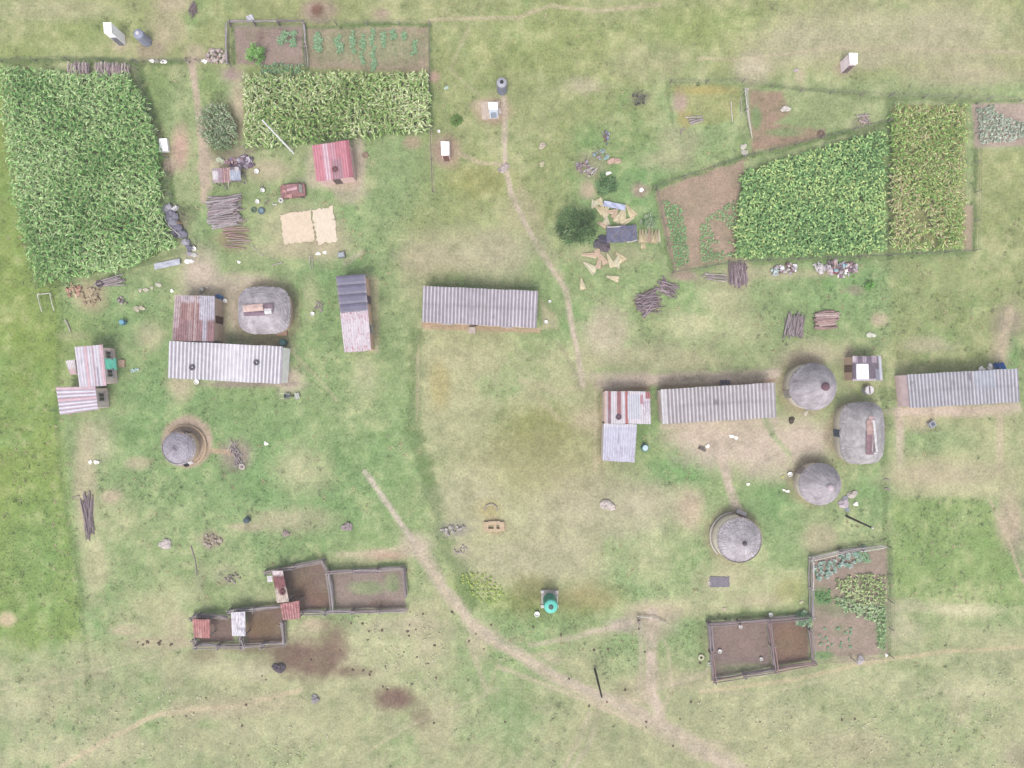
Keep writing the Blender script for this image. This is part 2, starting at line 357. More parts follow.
# dry and bare patches
for a in [(800, 45, 50, 26, GREY, .55), (880, 30, 90, 30, GREY, .5), (960, 40, 60, 40, GREY, .45), (755, 68, 18, 14, GREY, .9), (980, 75, 60, 10, TAN, .4), (650, 60, 40, 20, GREY, .3), (585, 86, 18, 8, GREY, .7), (60, 10, 60, 10, GREY, .4), (175, 4, 18, 8, TAN, .8), (170, 28, 20, 16, TAN, .6),
          (150, 50, 16, 10, SOILR, .55), (120, 45, 10, 8, TAN, .6), (195, 55, 10, 10, TAN, .8), (470, 250, 50, 22, GREY, .6), (440, 262, 44, 12, mixc(TAN, GREY, .6), .4), (500, 255, 26, 36, GREY, .45), (520, 210, 22, 18, TAN, .3), (480, 180, 34, 16, mixc(ORNG, OL, .6), .5), (415, 270, 14, 30, TAN, .35), (605, 332, 24, 24, GREY, .95),
          (690, 325, 26, 16, PALE, .5), (720, 300, 24, 30, DRY, .7), (660, 360, 60, 14, TAN, .5), (745, 330, 20, 14, DRY, .5), (880, 320, 8, 6, TAN, .8), (930, 345, 26, 8, GREY, .7), (1010, 322, 16, 18, SOIL, .6), (1000, 350, 10, 16, TAN, .7), (820, 352, 30, 12, TAN, .5), (690, 260, 12, 10, TAN, .2),
          (470, 360, 40, 10, DRY, .6), (450, 400, 26, 40, DRY, .5), (560, 360, 40, 20, mixc(DRY, MID, .4), .5), (440, 385, 10, 22, ORNG, .4), (540, 430, 40, 24, A(158, 160, 104), .9), (540, 470, 60, 30, A(172, 168, 120), .75), (600, 500, 50, 30, GREY, .45), (560, 520, 50, 40, GREY, .3), (470, 500, 34, 34, GREY, .4), (455, 530, 14, 8, A(170, 165, 150), .7), (462, 550, 9, 8, GREY, .8), (490, 510, 12, 10, ORNG, .4), (590, 420, 20, 12, TAN, .5), (530, 560, 60, 20, GREY, .5), (530, 595, 22, 18, A(140, 140, 84), .7), (590, 600, 34, 14, A(166, 150, 100), .6), (650, 560, 20, 20, DRY, .4),
          (650, 500, 40, 14, GREY, .7), (690, 510, 14, 22, TAN, .95), (640, 520, 30, 20, GREY, .6), (820, 540, 16, 14, TAN, .7), (745, 580, 40, 14, DRY, .6), (720, 575, 26, 20, TAN, .4), (760, 600, 30, 8, TAN, .5), (700, 605, 30, 10, DRY, .6), (790, 590, 16, 14, ORNG, .3),
          (740, 445, 60, 24, DIRT, .98), (800, 440, 36, 24, DIRT, .98), (700, 436, 34, 14, DIRT, .9), (770, 470, 30, 12, DIRT, .5), (640, 382, 40, 5, SOILR, .8), (720, 380, 70, 5, SOILR, .7), (620, 376, 40, 4, DIRT, .6), (805, 360, 28, 8, SOIL, .5), (848, 362, 6, 16, SOILR, .6),
          (950, 412, 56, 5, DIRT, .9), (900, 430, 4, 36, DIRT, .8), (1000, 438, 4.5, 30, TAN, .7), (920, 420, 16, 10, TAN, .6), (940, 475, 60, 14, TAN, .6), (970, 490, 50, 8, DRY, .6), (1010, 520, 12, 22, TAN, .9), (1020, 545, 10, 14, SOIL, .4),
          (240, 282, 36, 9, DIRT, .8), (200, 272, 18, 22, DIRT, .9), (215, 292, 30, 8, DIRT, .7), (236, 310, 10, 22, DIRT, .8), (290, 380, 14, 14, DIRT, .85), (250, 384, 46, 3.5, SOIL, .9), (262, 345, 20, 6, TAN, .5), (282, 348, 14, 6, TAN, .5), (160, 150, 14, 20, A(176, 160, 112), .3), (180, 148, 9, 20, PINK, .9), (170, 165, 10, 9, SOILR, .6),
          (85, 480, 10, 60, mixc(DRY, TAN, .5), .9), (100, 440, 14, 22, GREY, .6), (96, 560, 12, 40, DRY, .8), (115, 520, 20, 26, DRY, .5), (110, 497, 10, 6, TAN, .9), (138, 463, 12, 6, TAN, .7), (236, 454, 16, 14, SOIL, .85), (7, 619, 9, 8, A(220, 200, 165), 1), (125, 630, 14, 5, TAN, .8), (150, 620, 40, 24, DRY, .6), (180, 600, 30, 20, DRY, .5), (165, 643, 34, 5, TAN, .6), (180, 625, 14, 16, TAN, .5),
          (200, 330, 20, 18, DRY, .7), (150, 335, 14, 14, TAN, .5), (180, 385, 12, 16, TAN, .7), (300, 470, 26, 24, DRY, .7), (290, 520, 40, 12, TAN, .6), (245, 527, 16, 4, TAN, .7), (300, 250, 44, 9, TAN, .5), (330, 240, 20, 20, TAN, .6), (270, 170, 20, 12, TAN, .7), (355, 160, 10, 18, DIRT, .7), (335, 181, 28, 8, DIRT, .95), (358, 160, 7, 24, DIRT, .85), (312, 165, 6, 20, DIRT, .6), (350, 192, 14, 10, DIRT, .7), (412, 142, 8, 6, PINK, .7), (345, 180, 16, 8, TAN, .6), (310, 300, 8, 22, DRY, .5), (365, 375, 12, 20, A(190, 192, 150), .8), (230, 165, 22, 12, TAN, .5), (222, 160, 18, 8, SOIL, .4),
          (210, 540, 12, 8, A(178, 160, 140), .9), (225, 575, 12, 10, GREY, .5), (200, 575, 6, 16, SOIL, .3), (385, 555, 26, 6, PINK, .8), (350, 560, 30, 8, DRY, .5), (415, 545, 16, 12, DIRT, .8), (300, 640, 20, 14, TAN, .4), (315, 625, 14, 7, TAN, .9), (380, 650, 50, 30, PALE, .55), (400, 625, 40, 10, GREY, .6), (430, 640, 30, 50, TAN, .5), (440, 720, 20, 30, TAN, .35),
          (310, 660, 36, 18, MUD, .95), (335, 645, 14, 24, MUD, .8), (290, 655, 14, 8, MUD, .6), (350, 672, 26, 5, MUD, .6), (395, 698, 22, 12, MUD, .95), (420, 718, 10, 10, MUD, .55), (258, 648, 36, 5, MUD, .7), (205, 655, 14, 8, MUD, .4), (255, 672, 14, 10, GREY, .5), (270, 705, 30, 10, TAN, .4),
          (60, 750, 80, 16, PALE, .5), (15, 705, 20, 14, PALE, .5), (200, 710, 40, 10, TAN, .5), (230, 670, 34, 10, PALE, .4), (280, 730, 60, 14, PALE, .3), (960, 610, 36, 7, PALE, .95), (900, 605, 40, 7, GREY, .6), (860, 660, 26, 5, SOILR, .6), (970, 690, 40, 14, PALE, .5), (1000, 640, 34, 12, DRY, .5), (900, 630, 22, 20, GREY, .5), (870, 680, 40, 16, PALE, .4), (1015, 755, 12, 14, SOIL, .4), (790, 720, 30, 12, PALE, .4), (850, 745, 40, 14, TAN, .4), (960, 715, 12, 20, TAN, .4), (1000, 730, 30, 20, DRY, .5),
          (650, 620, 22, 14, DIRT, .7), (655, 610, 30, 10, TAN, .6), (620, 625, 14, 7, A(186, 172, 156), .9), (600, 632, 14, 6, TAN, .4), (640, 690, 20, 14, TAN, .5), (690, 680, 30, 8, TAN, .4), (520, 640, 10, 5, TAN, .3), (480, 640, 14, 22, TAN, .6), (545, 660, 20, 8, TAN, .3),
          (318, 48, 7, 3, PINK, .3), (318, 10, 16, 10, SOILR, .8), (317, 9, 5, 5, A(130, 85, 70), .8), (382, 14, 10, 6, SOILR, .6), (434, 77, 5, 5, PINK, .9), (448, 152, 12, 14, PINK, .9), (440, 150, 10, 16, SOILR, .5), (492, 110, 16, 12, PINK, .95), (480, 105, 8, 6, TAN, .8), (240, 152, 14, 8, SOIL, .5), (232, 74, 12, 8, SOIL, .9), (238, 110, 8, 34, TAN, .8), (205, 165, 10, 8, TAN, .7),
          (640, 97, 10, 7, A(120, 118, 100), .8), (590, 165, 14, 14, A(176, 164, 140), .7), (588, 190, 8, 8, TAN, .9), (640, 190, 8, 7, SOILR, .8), (610, 255, 40, 10, TAN, .4), (740, 270, 12, 14, TAN, .7), (780, 273, 26, 7, TAN, .5), (685, 276, 14, 5, SOILR, .8), (825, 273, 20, 5, TAN, .6), (855, 290, 8, 5, A(165, 150, 135), .7), (858, 123, 10, 6, SOIL, .4), (842, 68, 9, 8, SOILR, .5), (870, 60, 20, 8, GREY, .5), (800, 76, 6, 8, TAN, .6), (680, 140, 20, 14, TAN, .4), (660, 160, 26, 10, TAN, .4), (40, 320, 14, 20, YG, .3), (72, 336, 14, 5, TAN, .3), (90, 296, 16, 14, A(200, 176, 148), .7)]:
    blob(*a, soft=.6)
# mud apron round the small hut, and the bare ring round the others
blob(187, 442, 25, 26, A(204, 182, 160), 1, soft=.12, wob=.12); path([(206, 448), (218, 451), (232, 452)], 2.5, A(206, 178, 150), .9)
for cx, cy, r in [(805, 386, 27), (812, 482, 22), (854, 432, 27), (733, 536, 25), (268, 312, 30)]:
    blob(cx, cy, r * 1.12, r * 1.15, A(176, 156, 130), .55, soft=.15, wob=.2)
# building verges
area([(421, 322), (541, 328), (541, 333), (424, 329)], A(196, 170, 142), .95, 1.2, 1); area([(541, 300), (556, 315), (560, 330), (541, 330)], TAN, .6, 3, 3)
area([(600, 386), (606, 386), (604, 465), (598, 465)], A(188, 172, 140), .7, 1.5, 1.5); area([(660, 424), (778, 418), (779, 423), (661, 429)], DIRT, .8, 1.5, 1.5); area([(604, 386), (650, 386), (650, 391), (604, 391)], A(158, 120, 105), .8, 1.2, 1)
area([(172, 340), (228, 345), (230, 290), (214, 290)], TAN, .7, 2, 2); area([(365, 274), (378, 278), (379, 352), (370, 352)], TAN, .6, 2, 2); area([(896, 408), (1020, 402), (1022, 410), (896, 416)], DIRT, .8, 2, 2); area([(660, 385), (776, 378), (776, 382), (660, 389)], A(165, 125, 112), .7, 1.5, 1.5)
# paths
for pts, wd, col, a in [([(504, 98), (505, 130), (506, 168), (512, 195), (528, 230), (548, 262), (566, 290), (577, 350), (582, 385)], 2.8, DIRT, .85), ([(507, 170), (500, 165), (478, 162), (455, 152)], 2.2, TAN, .7), ([(520, 190), (545, 240), (560, 275)], 5, TAN, .35), ([(582, 385), (560, 392), (520, 380)], 3, TAN, .3), ([(530, 390), (560, 420)], 3, TAN, .3),
                        ([(192, 60), (197, 110), (203, 150), (203, 200)], 3.6, A(208, 188, 166), .95), ([(204, 130), (207, 185)], 5.5, A(206, 186, 164), .85), ([(372, 478), (400, 522), (418, 545)], 2, DIRT, .4), ([(365, 472), (395, 515), (418, 548), (440, 585), (470, 622), (500, 645), (540, 668), (600, 695), (650, 720), (690, 742), (740, 775)], 2.6, A(216, 202, 184), .9),
                        ([(418, 548), (445, 590), (475, 628), (520, 655), (560, 680), (610, 700), (660, 725), (735, 770)], 6.8, A(208, 193, 170), .85), ([(620, 705), (680, 735), (740, 772)], 8.5, A(208, 193, 168), .8), ([(652, 612), (650, 650), (652, 690), (660, 715)], 6, DIRT, .95), ([(640, 625), (640, 690), (655, 712)], 2.4, DIRT, .5), ([(530, 645), (575, 636), (610, 628), (640, 620)], 2.6, DIRT, .6), ([(652, 690), (700, 675), (712, 668)], 2.6, DIRT, .4),
                        ([(700, 692), (790, 680), (880, 662), (960, 650), (1030, 647)], 2.0, A(208, 194, 156), .9), ([(60, 768), (110, 738), (160, 715), (240, 704), (300, 690)], 2.6, A(212, 196, 162), .85), ([(600, 705), (590, 740), (570, 775)], 2.6, DIRT, .4), ([(490, 690), (500, 660), (560, 650)], 2, TAN, .3), ([(430, 20), (520, 18), (550, 5), (600, 12), (660, 5)], 2.2, TAN, .55), ([(700, 60), (780, 55), (840, 48), (920, 48), (1030, 54)], 1.8, TAN, .5),
                        ([(716, 440), (728, 480), (735, 505), (742, 515)], 4.5, DIRT, .9), ([(560, 345), (575, 372), (580, 390)], 2.4, A(165, 160, 130), .6), ([(418, 345), (416, 420)], 1.3, TAN, .5), ([(430, 115), (433, 190)], 1.4, TAN, .5), ([(990, 500), (1008, 540), (1024, 582)], 1.6, TAN, .7), ([(596, 388), (594, 470)], 1.4, TAN, .6), ([(602, 384), (660, 379), (776, 374)], 6, DIRT, .85), ([(1010, 310), (1002, 345), (1000, 368)], 5, TAN, .6), ([(290, 350), (320, 380), (336, 400)], 1.5, TAN, .5), ([(344, 262), (362, 252)], 3, DIRT, .5)]:
    path(pts, wd, col, a)
for pts, wd, a in [([(422, 556), (450, 600), (480, 636), (530, 662), (590, 700), (640, 726)], 2, .7), ([(500, 668), (560, 690), (620, 716), (700, 760)], 2.4, .6), ([(600, 702), (640, 700), (655, 690)], 3, .6), ([(660, 716), (672, 690), (668, 650), (654, 620)], 2, .5), ([(470, 640), (478, 665), (486, 690)], 3, .45), ([(590, 712), (575, 745), (560, 775)], 3, .5), ([(690, 740), (720, 745), (760, 780)], 4, .6), ([(545, 655), (556, 660)], 4, .5),
                   ([(370, 752), (420, 722), (500, 690)], 1.6, .3), ([(0, 690), (60, 680), (140, 660), (192, 640)], 1.4, .35), ([(700, 690), (760, 694), (840, 676)], 1.4, .35), ([(890, 700), (960, 690), (1030, 700)], 1.4, .3), ([(470, 30), (450, 70), (480, 96)], 1.5, .3), ([(420, 545), (380, 552), (340, 556)], 3, .5)]:
    path(pts, wd, A(214, 198, 170), a, 1.1)
path([(766, 420), (775, 438), (790, 455)], 3.2, LUSH, .5)
# beds, pens and crop soils
PEN_A = [(271, 571), (324, 561), (332, 607), (300, 611), (283, 606)]
PEN_B = [(331, 572), (404, 569), (406, 609), (335, 609)]
PEN_C = [(246, 610), (280, 606), (284, 620), (284, 642), (246, 643)]
PEN_D = [(196, 617), (232, 617), (234, 642), (200, 643)]
PEN_E = [(709, 623), (766, 621), (772, 667), (713, 677)]
PEN_F = [(767, 621), (800, 617), (808, 628), (810, 660), (773, 666)]
GARD = [(811, 559), (887, 547), (888, 655), (813, 657)]
for p, c in [(PEN_A, A(142, 117, 108)), (PEN_B, A(158, 140, 130)), (PEN_C, A(136, 111, 99)), (PEN_D, A(142, 118, 110)), (PEN_E, A(140, 121, 116)), (PEN_F, A(136, 110, 99)), (GARD, A(172, 152, 138))]:
    area(p, c, .97, 1.5, 1.5)
for a in [(366, 588, 20, 7, LUSH, .5), (392, 584, 8, 10, LUSH, .5), (380, 604, 16, 4, MUD, .5), (300, 590, 14, 12, A(134, 108, 84), .5), (285, 606, 20, 5, A(120, 95, 80), .6), (320, 600, 10, 10, A(135, 105, 85), .5), (262, 628, 16, 12, A(136, 112, 80), .6), (745, 668, 30, 6, A(140, 150, 110), .6), (740, 640, 30, 20, A(160, 136, 126), .5), (790, 640, 16, 16, A(148, 120, 92), .5), (850, 605, 36, 12, mixc(DKG, SOIL, .4), .6), (820, 597, 10, 8, LUSH2, .9), (822, 655, 12, 4, LUSH2, .8), (882, 630, 6, 26, LUSH2, .7), (836, 608, 8, 12, LUSH, .2), (840, 630, 10, 8, DKG, .3)]:
    blob(*a, soft=.5)
area([(232, 28), (303, 26), (306, 66), (236, 64)], A(168, 146, 136), .95, 2, 2); area([(306, 28), (428, 27), (429, 72), (308, 68)], A(174, 156, 134), .95, 2, 2)
path([(232, 27), (303, 26)], 1.8, A(160, 150, 132), .9); path([(233, 28), (235, 64)], 1.8, DKG, .9); path([(304, 27), (307, 70)], 2.2, DKG, .9); path([(310, 26), (428, 25)], 1.6, DKG, .6)
blob(370, 46, 52, 18, LUSH, .3)
for x0 in (320, 338, 353, 363, 373, 383, 394, 404, 414): path([(x0, 31), (x0 + 1, 64)], 1.6, A(150, 160, 120), .35)
blob(262, 60, 10, 6, SOIL, .5); blob(292, 38, 8, 6, A(120, 110, 95), .7); blob(260, 36, 4, 5, A(140, 110, 105), .6)
area([(655, 190), (745, 160), (740, 258), (674, 271)], A(180, 156, 136), .95, 2.5, 2.5); area([(672, 84), (740, 86), (738, 120), (682, 128)], mixc(ORNG, MID, .55), .6, 3, 4); blob(680, 102, 8, 11, A(190, 166, 150), .95); blob(702, 90, 30, 5, A(194, 172, 104), .45); blob(685, 118, 8, 8, A(194, 170, 110), .4)
area([(748, 88), (782, 92), (790, 112), (775, 125), (825, 128), (822, 137), (752, 153)], A(174, 142, 126), .85, 3, 4); blob(756, 118, 5, 11, LUSH2, .8); blob(785, 132, 18, 4, LUSH2, .6); blob(830, 108, 40, 16, mixc(MID, DKG, .2), .5)
FIELD1 = [(0, 68), (132, 76), (149, 112), (157, 140), (163, 165), (161, 205), (168, 232), (177, 243), (140, 264), (40, 284), (20, 225), (8, 150)]
FIELD2 = [(243, 77), (428, 72), (429, 129), (300, 142), (246, 148)]
FIELD4 = [(744, 172), (886, 128), (884, 250), (850, 254), (736, 257), (737, 215)]
FIELD5 = [(892, 106), (966, 106), (964, 248), (892, 250)]
for p in (FIELD1, FIELD2, FIELD4): area(p, A(122, 136, 80), .95, 2, 2)
area(FIELD5, A(164, 162, 112), .9, 2, 2); area([(972, 104), (1100, 102), (1100, 143), (975, 148)], A(190, 170, 156), .95, 2, 2); area([(964, 205), (973, 205), (972, 250), (962, 250)], A(184, 164, 142), .9, 2, 2)
blob(222, 130, 19, 24, A(108, 108, 74), .8)
blob(300, 228, 36, 26, TAN, .5); blob(232, 238, 16, 12, A(160, 140, 112), .75); blob(88, 517, 6, 20, SOIL, .5); blob(648, 303, 14, 10, A(150, 140, 100), .5)
blob(172, 222, 12, 20, A(110, 105, 85), .7, rot=70); blob(494, 526, 12, 9, A(196, 176, 140), .7)
# fine grain: straw showing between green blades, darker tussocks
gr = np.clip((G[..., 1] - G[..., 0] * .92) / (G[..., 1] + 1e-6) * 9, 0, 1)
N4 = fbm(GX, GY, 0.8, 3, 131); N5 = fbm(GX, GY, 2.6, 4, 151)
t = (sm(1.7 * N4 + 1.1 * N2 + .9 * N5 - .08) * .4 * gr)[..., None]; G = G * (1 - t) + (G * .45 + np.array(A(212, 204, 158)) * .62) * t
t = (sm(-1.9 * N4 + 1.0 * N1 - .8 * N5 - .14) * .5 * gr)[..., None]; G = G * (1 - t) + G * np.array([.62, .76, .58]) * t
G *= (1 + 0.22 * N2 + 0.2 * N3 + 0.10 * N1)[..., None]
out = np.clip(np.maximum((np.abs(GX) - 59) / 7, (np.abs(GY) - 45.5) / 6.5), 0, 1)[..., None]
big = (fbm(GX, GY, 60, 4, 301) * 1.2 + .4).clip(0, 1)[..., None]
G = G * (1 - out) + (np.array(mixc(MID, OL, .4)) * big + np.array(mixc(DRY, MID, .3)) * (1 - big)) * out
G = np.clip(G, 0.01, 0.6)
GZ = np.where((np.abs(GX) < 66) & (np.abs(GY) < 52), 0.05 * N1 + 0.03 * N2, 0.0) - 0.03
V = np.stack([GX, GY, GZ], -1).reshape(-1, 3)
r_, c_ = GX.shape
i_ = np.arange(r_ * c_).reshape(r_, c_)
F = np.stack([i_[:-1, :-1], i_[:-1, 1:], i_[1:, 1:], i_[1:, :-1]], -1).reshape(-1, 4)
M['ground'] = mat('grass_and_soil', 0.97, ((0.3, 0.72), (0.7, 1.28)), 4.0, 8, 0.6, 9, spec=0.05)
ground = npmesh('ground', V, F, G.reshape(-1, 3), 'ground', kind='structure')
def gcol(x, y):
    ix = np.clip(np.searchsorted(xs, x), 0, len(xs) - 1); iy = np.clip(np.searchsorted(ys, y), 0, len(ys) - 1)
    return G[iy, ix]

# ------------------------------------------------------------------ leaf work
def leaves(name, base, az, L, Wd, el, droop, col, parent=None, kind=None, roll=0.35, curl=0.0):
    n = len(az)
    st = np.array([0, .35, .7, 1.0]); wp = np.array([.55, 1, .75, .08])
    az2 = az[:, None] + curl * st[None]
    ca, sa = np.cos(az2), np.sin(az2)
    hd = L[:, None] * st * np.cos(el)[:, None]
    z = L[:, None] * (st * np.sin(el)[:, None] - droop[:, None] * st ** 2)
    cen = np.stack([base[:, 0:1] + hd * ca, base[:, 1:2] + hd * sa, base[:, 2:3] + z], -1)
    rl = RNG.uniform(-roll, roll, n)[:, None]
    hw = Wd[:, None] * wp / 2
    side = np.stack([-sa * hw, ca * hw, hw * rl], -1)
    Vv = np.stack([cen - side, cen + side], 2).reshape(-1, 3)
    b = np.arange(n)[:, None, None] * 8
    q = np.array([[0, 1, 3, 2], [2, 3, 5, 4], [4, 5, 7, 6]])[None]
    Ff = (b + q).reshape(-1, 4)
    Cc = np.repeat(col, 8, 0) * (0.9 + 0.2 * np.tile(np.repeat(st, 2), n))[:, None]
    return npmesh(name, Vv, Ff, np.clip(Cc, 0.005, 0.6), 'leaf', parent, kind)
def scatter(poly, den, jit=0.33):
    """jittered grid of points (metres) inside a pixel polygon"""
    xs_, ys_ = [p[0] for p in poly], [p[1] for p in poly]
    s = 1 / math.sqrt(den) / S
    gx, gy = np.meshgrid(np.arange(min(xs_), max(xs_), s), np.arange(min(ys_), max(ys_), s))
    gx = gx + RNG.uniform(-jit, jit, gx.shape) * s; gy = gy + RNG.uniform(-jit, jit, gy.shape) * s
    ok = inside(gx, gy, poly)
    return np.stack([(gx[ok] - CX) * S, (CY - gy[ok]) * S], -1)
def tops(poly, k=.988):
    return [(CX + (x - CX) * k, CY + (y - CY) * k) for x, y in poly]
ZONE = [.9]
def crop(name, label, poly, den, ht, nl, L, Wd, cols, el=(0.7, 1.2), droop=(.7, 1.1), tassel=None, bare=0.0, two_rank=True, gap=0.0, cat='crop'):
    p = scatter(poly, den, .5 if ht < .2 else .33)
    if ht < .2: p = p[RNG.random(len(p)) < .6] + RNG.normal(0, .35, (1, 2))
    keep = fbm(p[:, 0], p[:, 1], 2.5, 3, 77) > (-0.5 + gap)
    p = p[keep]
    n = len(p)
    hgt = ht * RNG.uniform(.8, 1.15, n)
    az0 = RNG.uniform(0, 6.28, n)
    k = np.tile(np.arange(nl), n); pi = np.repeat(np.arange(n), nl)
    az = az0[pi] + (k * math.pi if two_rank else k * 2.4) + RNG.normal(0, .45, n * nl)
    fr = (k + .6) / nl
    base = np.stack([p[pi, 0], p[pi, 1], hgt[pi] * (.15 + .8 * fr)], -1)
    base[:, :2] += RNG.normal(0, .05, (n * nl, 2))
    LL = L * RNG.uniform(.7, 1.2, n * nl) * (1.1 - .35 * fr)
    WW = Wd * RNG.uniform(.8, 1.2, n * nl)
    ee = RNG.uniform(el[0], el[1], n * nl); dd = RNG.uniform(droop[0], droop[1], n * nl)
    cc = np.array(cols)
    zone = fbm(p[:, 0], p[:, 1], 3.5, 3, 99)[pi]
    pick = np.clip(((RNG.random(n * nl) + zone * ZONE[0]) * len(cols)).astype(int), 0, len(cols) - 1)
    cl = cc[pick] * 1.25 * RNG.uniform(.8, 1.35, (n * nl, 1))
    if tassel is not None:
        m = 5
        ti = np.repeat(np.arange(n), m)
        base = np.concatenate([base, np.stack([p[ti, 0], p[ti, 1], hgt[ti] * .97], -1)])
        az = np.concatenate([az, RNG.uniform(0, 6.28, n * m)]); LL = np.concatenate([LL, RNG.uniform(.2, .36, n * m)])
        WW = np.concatenate([WW, np.full(n * m, .05)]); ee = np.concatenate([ee, RNG.uniform(.5, 1.3, n * m)])
        dd = np.concatenate([dd, RNG.uniform(.2, .6, n * m)]); cl = np.concatenate([cl, np.array(tassel) * RNG.uniform(.8, 1.2, (n * m, 1))])
    # stems
    base = np.concatenate([base, np.stack([p[:, 0], p[:, 1], np.zeros(n) - .05], -1)]); az = np.concatenate([az, az0]); LL = np.concatenate([LL, hgt])
    WW = np.concatenate([WW, np.full(n, .05 if ht > .2 else .004)]); ee = np.concatenate([ee, np.full(n, 1.5)]); dd = np.concatenate([dd, np.zeros(n)]); cl = np.concatenate([cl, np.tile(np.array([A(130, 150, 90)]), (n, 1))])
    o = leaves(name, base, az, LL, WW, ee, dd, cl, kind='stuff')
    return tag(o, label, cat)
g1 = [A(106, 156, 80), A(132, 184, 100), A(158, 208, 122), A(182, 222, 142), A(202, 230, 164)]
g2 = [A(128, 164, 86), A(158, 194, 110), A(188, 218, 138), A(208, 230, 160), A(226, 238, 184)]
g4 = [A(108, 152, 92), A(134, 178, 108), A(160, 200, 124), A(182, 216, 138), A(206, 228, 146)]
g5 = [A(138, 178, 90), A(164, 204, 108), A(192, 224, 134), A(218, 238, 156), A(224, 212, 170)]
crop('maize_crop', 'dense green maize field, the largest, beside the rough pasture strip', tops(FIELD1), 4.4, 1.8, 9, .66, .125, g1, el=(.35, .95), droop=(.35, .75), tassel=A(206, 212, 150), gap=-.5)
crop('maize_crop', 'pale yellowing maize field below the two fenced soil beds', tops(FIELD2), 4.2, 1.7, 9, .66, .125, g2, el=(.35, .95), droop=(.35, .75), tassel=A(214, 200, 150), gap=-.5)
ZONE[0] = .35
crop('maize_crop', 'bright green broad-leaved crop field between bare bed and yellowing field', tops(FIELD4, .99), 6.0, 1.4, 8, .5, .15, g4, el=(.2, .75), droop=(.2, .55), two_rank=False)
ZONE[0] = .7
crop('maize_crop', 'patchy olive and brown maize field with a bare corner', tops(FIELD5, .99), 5.0, 1.3, 8, .54, .11, g5, el=(.3, .9), droop=(.3, .7), tassel=A(200, 176, 120), gap=.1)
crop('maize_crop', 'small grey-green maize clump beside the dirt footpath', [(203, 118), (212, 107), (229, 110), (241, 128), (240, 147), (227, 154), (211, 149), (203, 134)], 4.6, 1.8, 9, .6, .09, [A(102, 138, 92), A(130, 164, 114), A(160, 188, 140), A(196, 212, 176)], tassel=A(176, 170, 150))
crop('young_crop', 'low dark green strip of plants between bush and pale maize', [(262, 64), (304, 66), (304, 76), (262, 75)], 7, .6, 8, .4, .1, [A(104, 150, 104), A(132, 176, 126), A(160, 194, 150)], two_rank=False)
crop('bean_crop', 'green bean rows growing in the bare bed beside the tarpaulin shelter', [(663, 200), (682, 206), (690, 264), (676, 270)], 11, .3, 8, .22, .09, [A(120, 172, 108), A(144, 190, 126), A(172, 206, 150)], two_rank=False, gap=.15, el=(.3, .9))
crop('bean_crop', 'sparse green rows in the bare bed against the broad-leaved field', [(698, 226), (712, 214), (740, 196), (738, 256), (702, 264)], 10, .3, 8, .22, .09, [A(124, 172, 108), A(148, 190, 126), A(176, 206, 150)], two_rank=False, gap=.3, el=(.3, .9))
crop('vine_crop', 'yellow-green sprawling vines across the middle of the fenced garden', [(834, 580), (850, 576), (884, 572), (886, 612), (868, 610), (850, 600), (836, 590)], 5.5, .4, 8, .38, .11, [A(136, 164, 96), A(170, 196, 122), A(198, 216, 150), A(214, 224, 170)], two_rank=False, gap=.36, el=(.3, .9))
crop('bean_crop', 'pale leafy strip between the vines and the bare garden soil', [(834, 596), (856, 602), (884, 606), (884, 648), (877, 646), (876, 622), (846, 612), (836, 604)], 6, .45, 8, .4, .13, [A(136, 172, 112), A(168, 198, 140), A(196, 216, 170)], two_rank=False, gap=.1, el=(.3, .9))
crop('weed_patch', 'low bright green weeds by the pale garden fence', [(814, 592), (830, 590), (832, 600), (818, 606)], 9, .25, 7, .28, .1, [A(100, 156, 88), A(120, 176, 100)], two_rank=False, cat='weeds')
crop('cabbage_crop', 'pale grey-green vegetables in the soil bed beside the patchy maize field', [(976, 108), (998, 106), (1004, 118), (1030, 124), (1030, 140), (978, 144)], 7, .3, 8, .3, .16, [A(150, 168, 140), A(186, 198, 176), A(208, 214, 198)], two_rank=False, gap=.18, el=(.2, .8))

crop('flowering_weeds', 'yellow-green flowering weeds on the rough grass beside the sandy track', [(462, 566), (486, 572), (506, 590), (498, 604), (474, 600), (462, 582)], 5, .3, 7, .24, .09, [A(160, 190, 96), A(190, 206, 104), A(214, 220, 120)], two_rank=False, gap=.3, el=(.2, .8), cat='weeds')
crop('dry_tufts', 'pale dry tufts flecking the grazed ground below the pole-fenced pens', [(350, 614), (420, 612), (446, 640), (436, 690), (380, 690), (345, 660)], 3, .12, 6, .2, .07, [A(220, 212, 176), A(236, 230, 200), A(196, 196, 150)], two_rank=False, gap=.42, el=(.1, .6), cat='grass')
crop('dry_tufts', 'pale dry tufts flecking the lower pasture beside the faint trail', [(0, 690), (120, 690), (260, 680), (330, 720), (300, 768), (0, 768)], 1.4, .12, 6, .2, .07, [A(220, 212, 176), A(232, 226, 196), A(180, 190, 136)], two_rank=False, gap=.5, el=(.1, .6), cat='grass')
crop('dry_tufts', 'pale dry tufts flecking the pasture under the vegetable garden', [(700, 690), (900, 670), (1024, 660), (1024, 768), (760, 768)], 1.4, .12, 6, .2, .07, [A(220, 212, 176), A(232, 226, 196), A(180, 190, 136)], two_rank=False, gap=.5, el=(.1, .6), cat='grass')

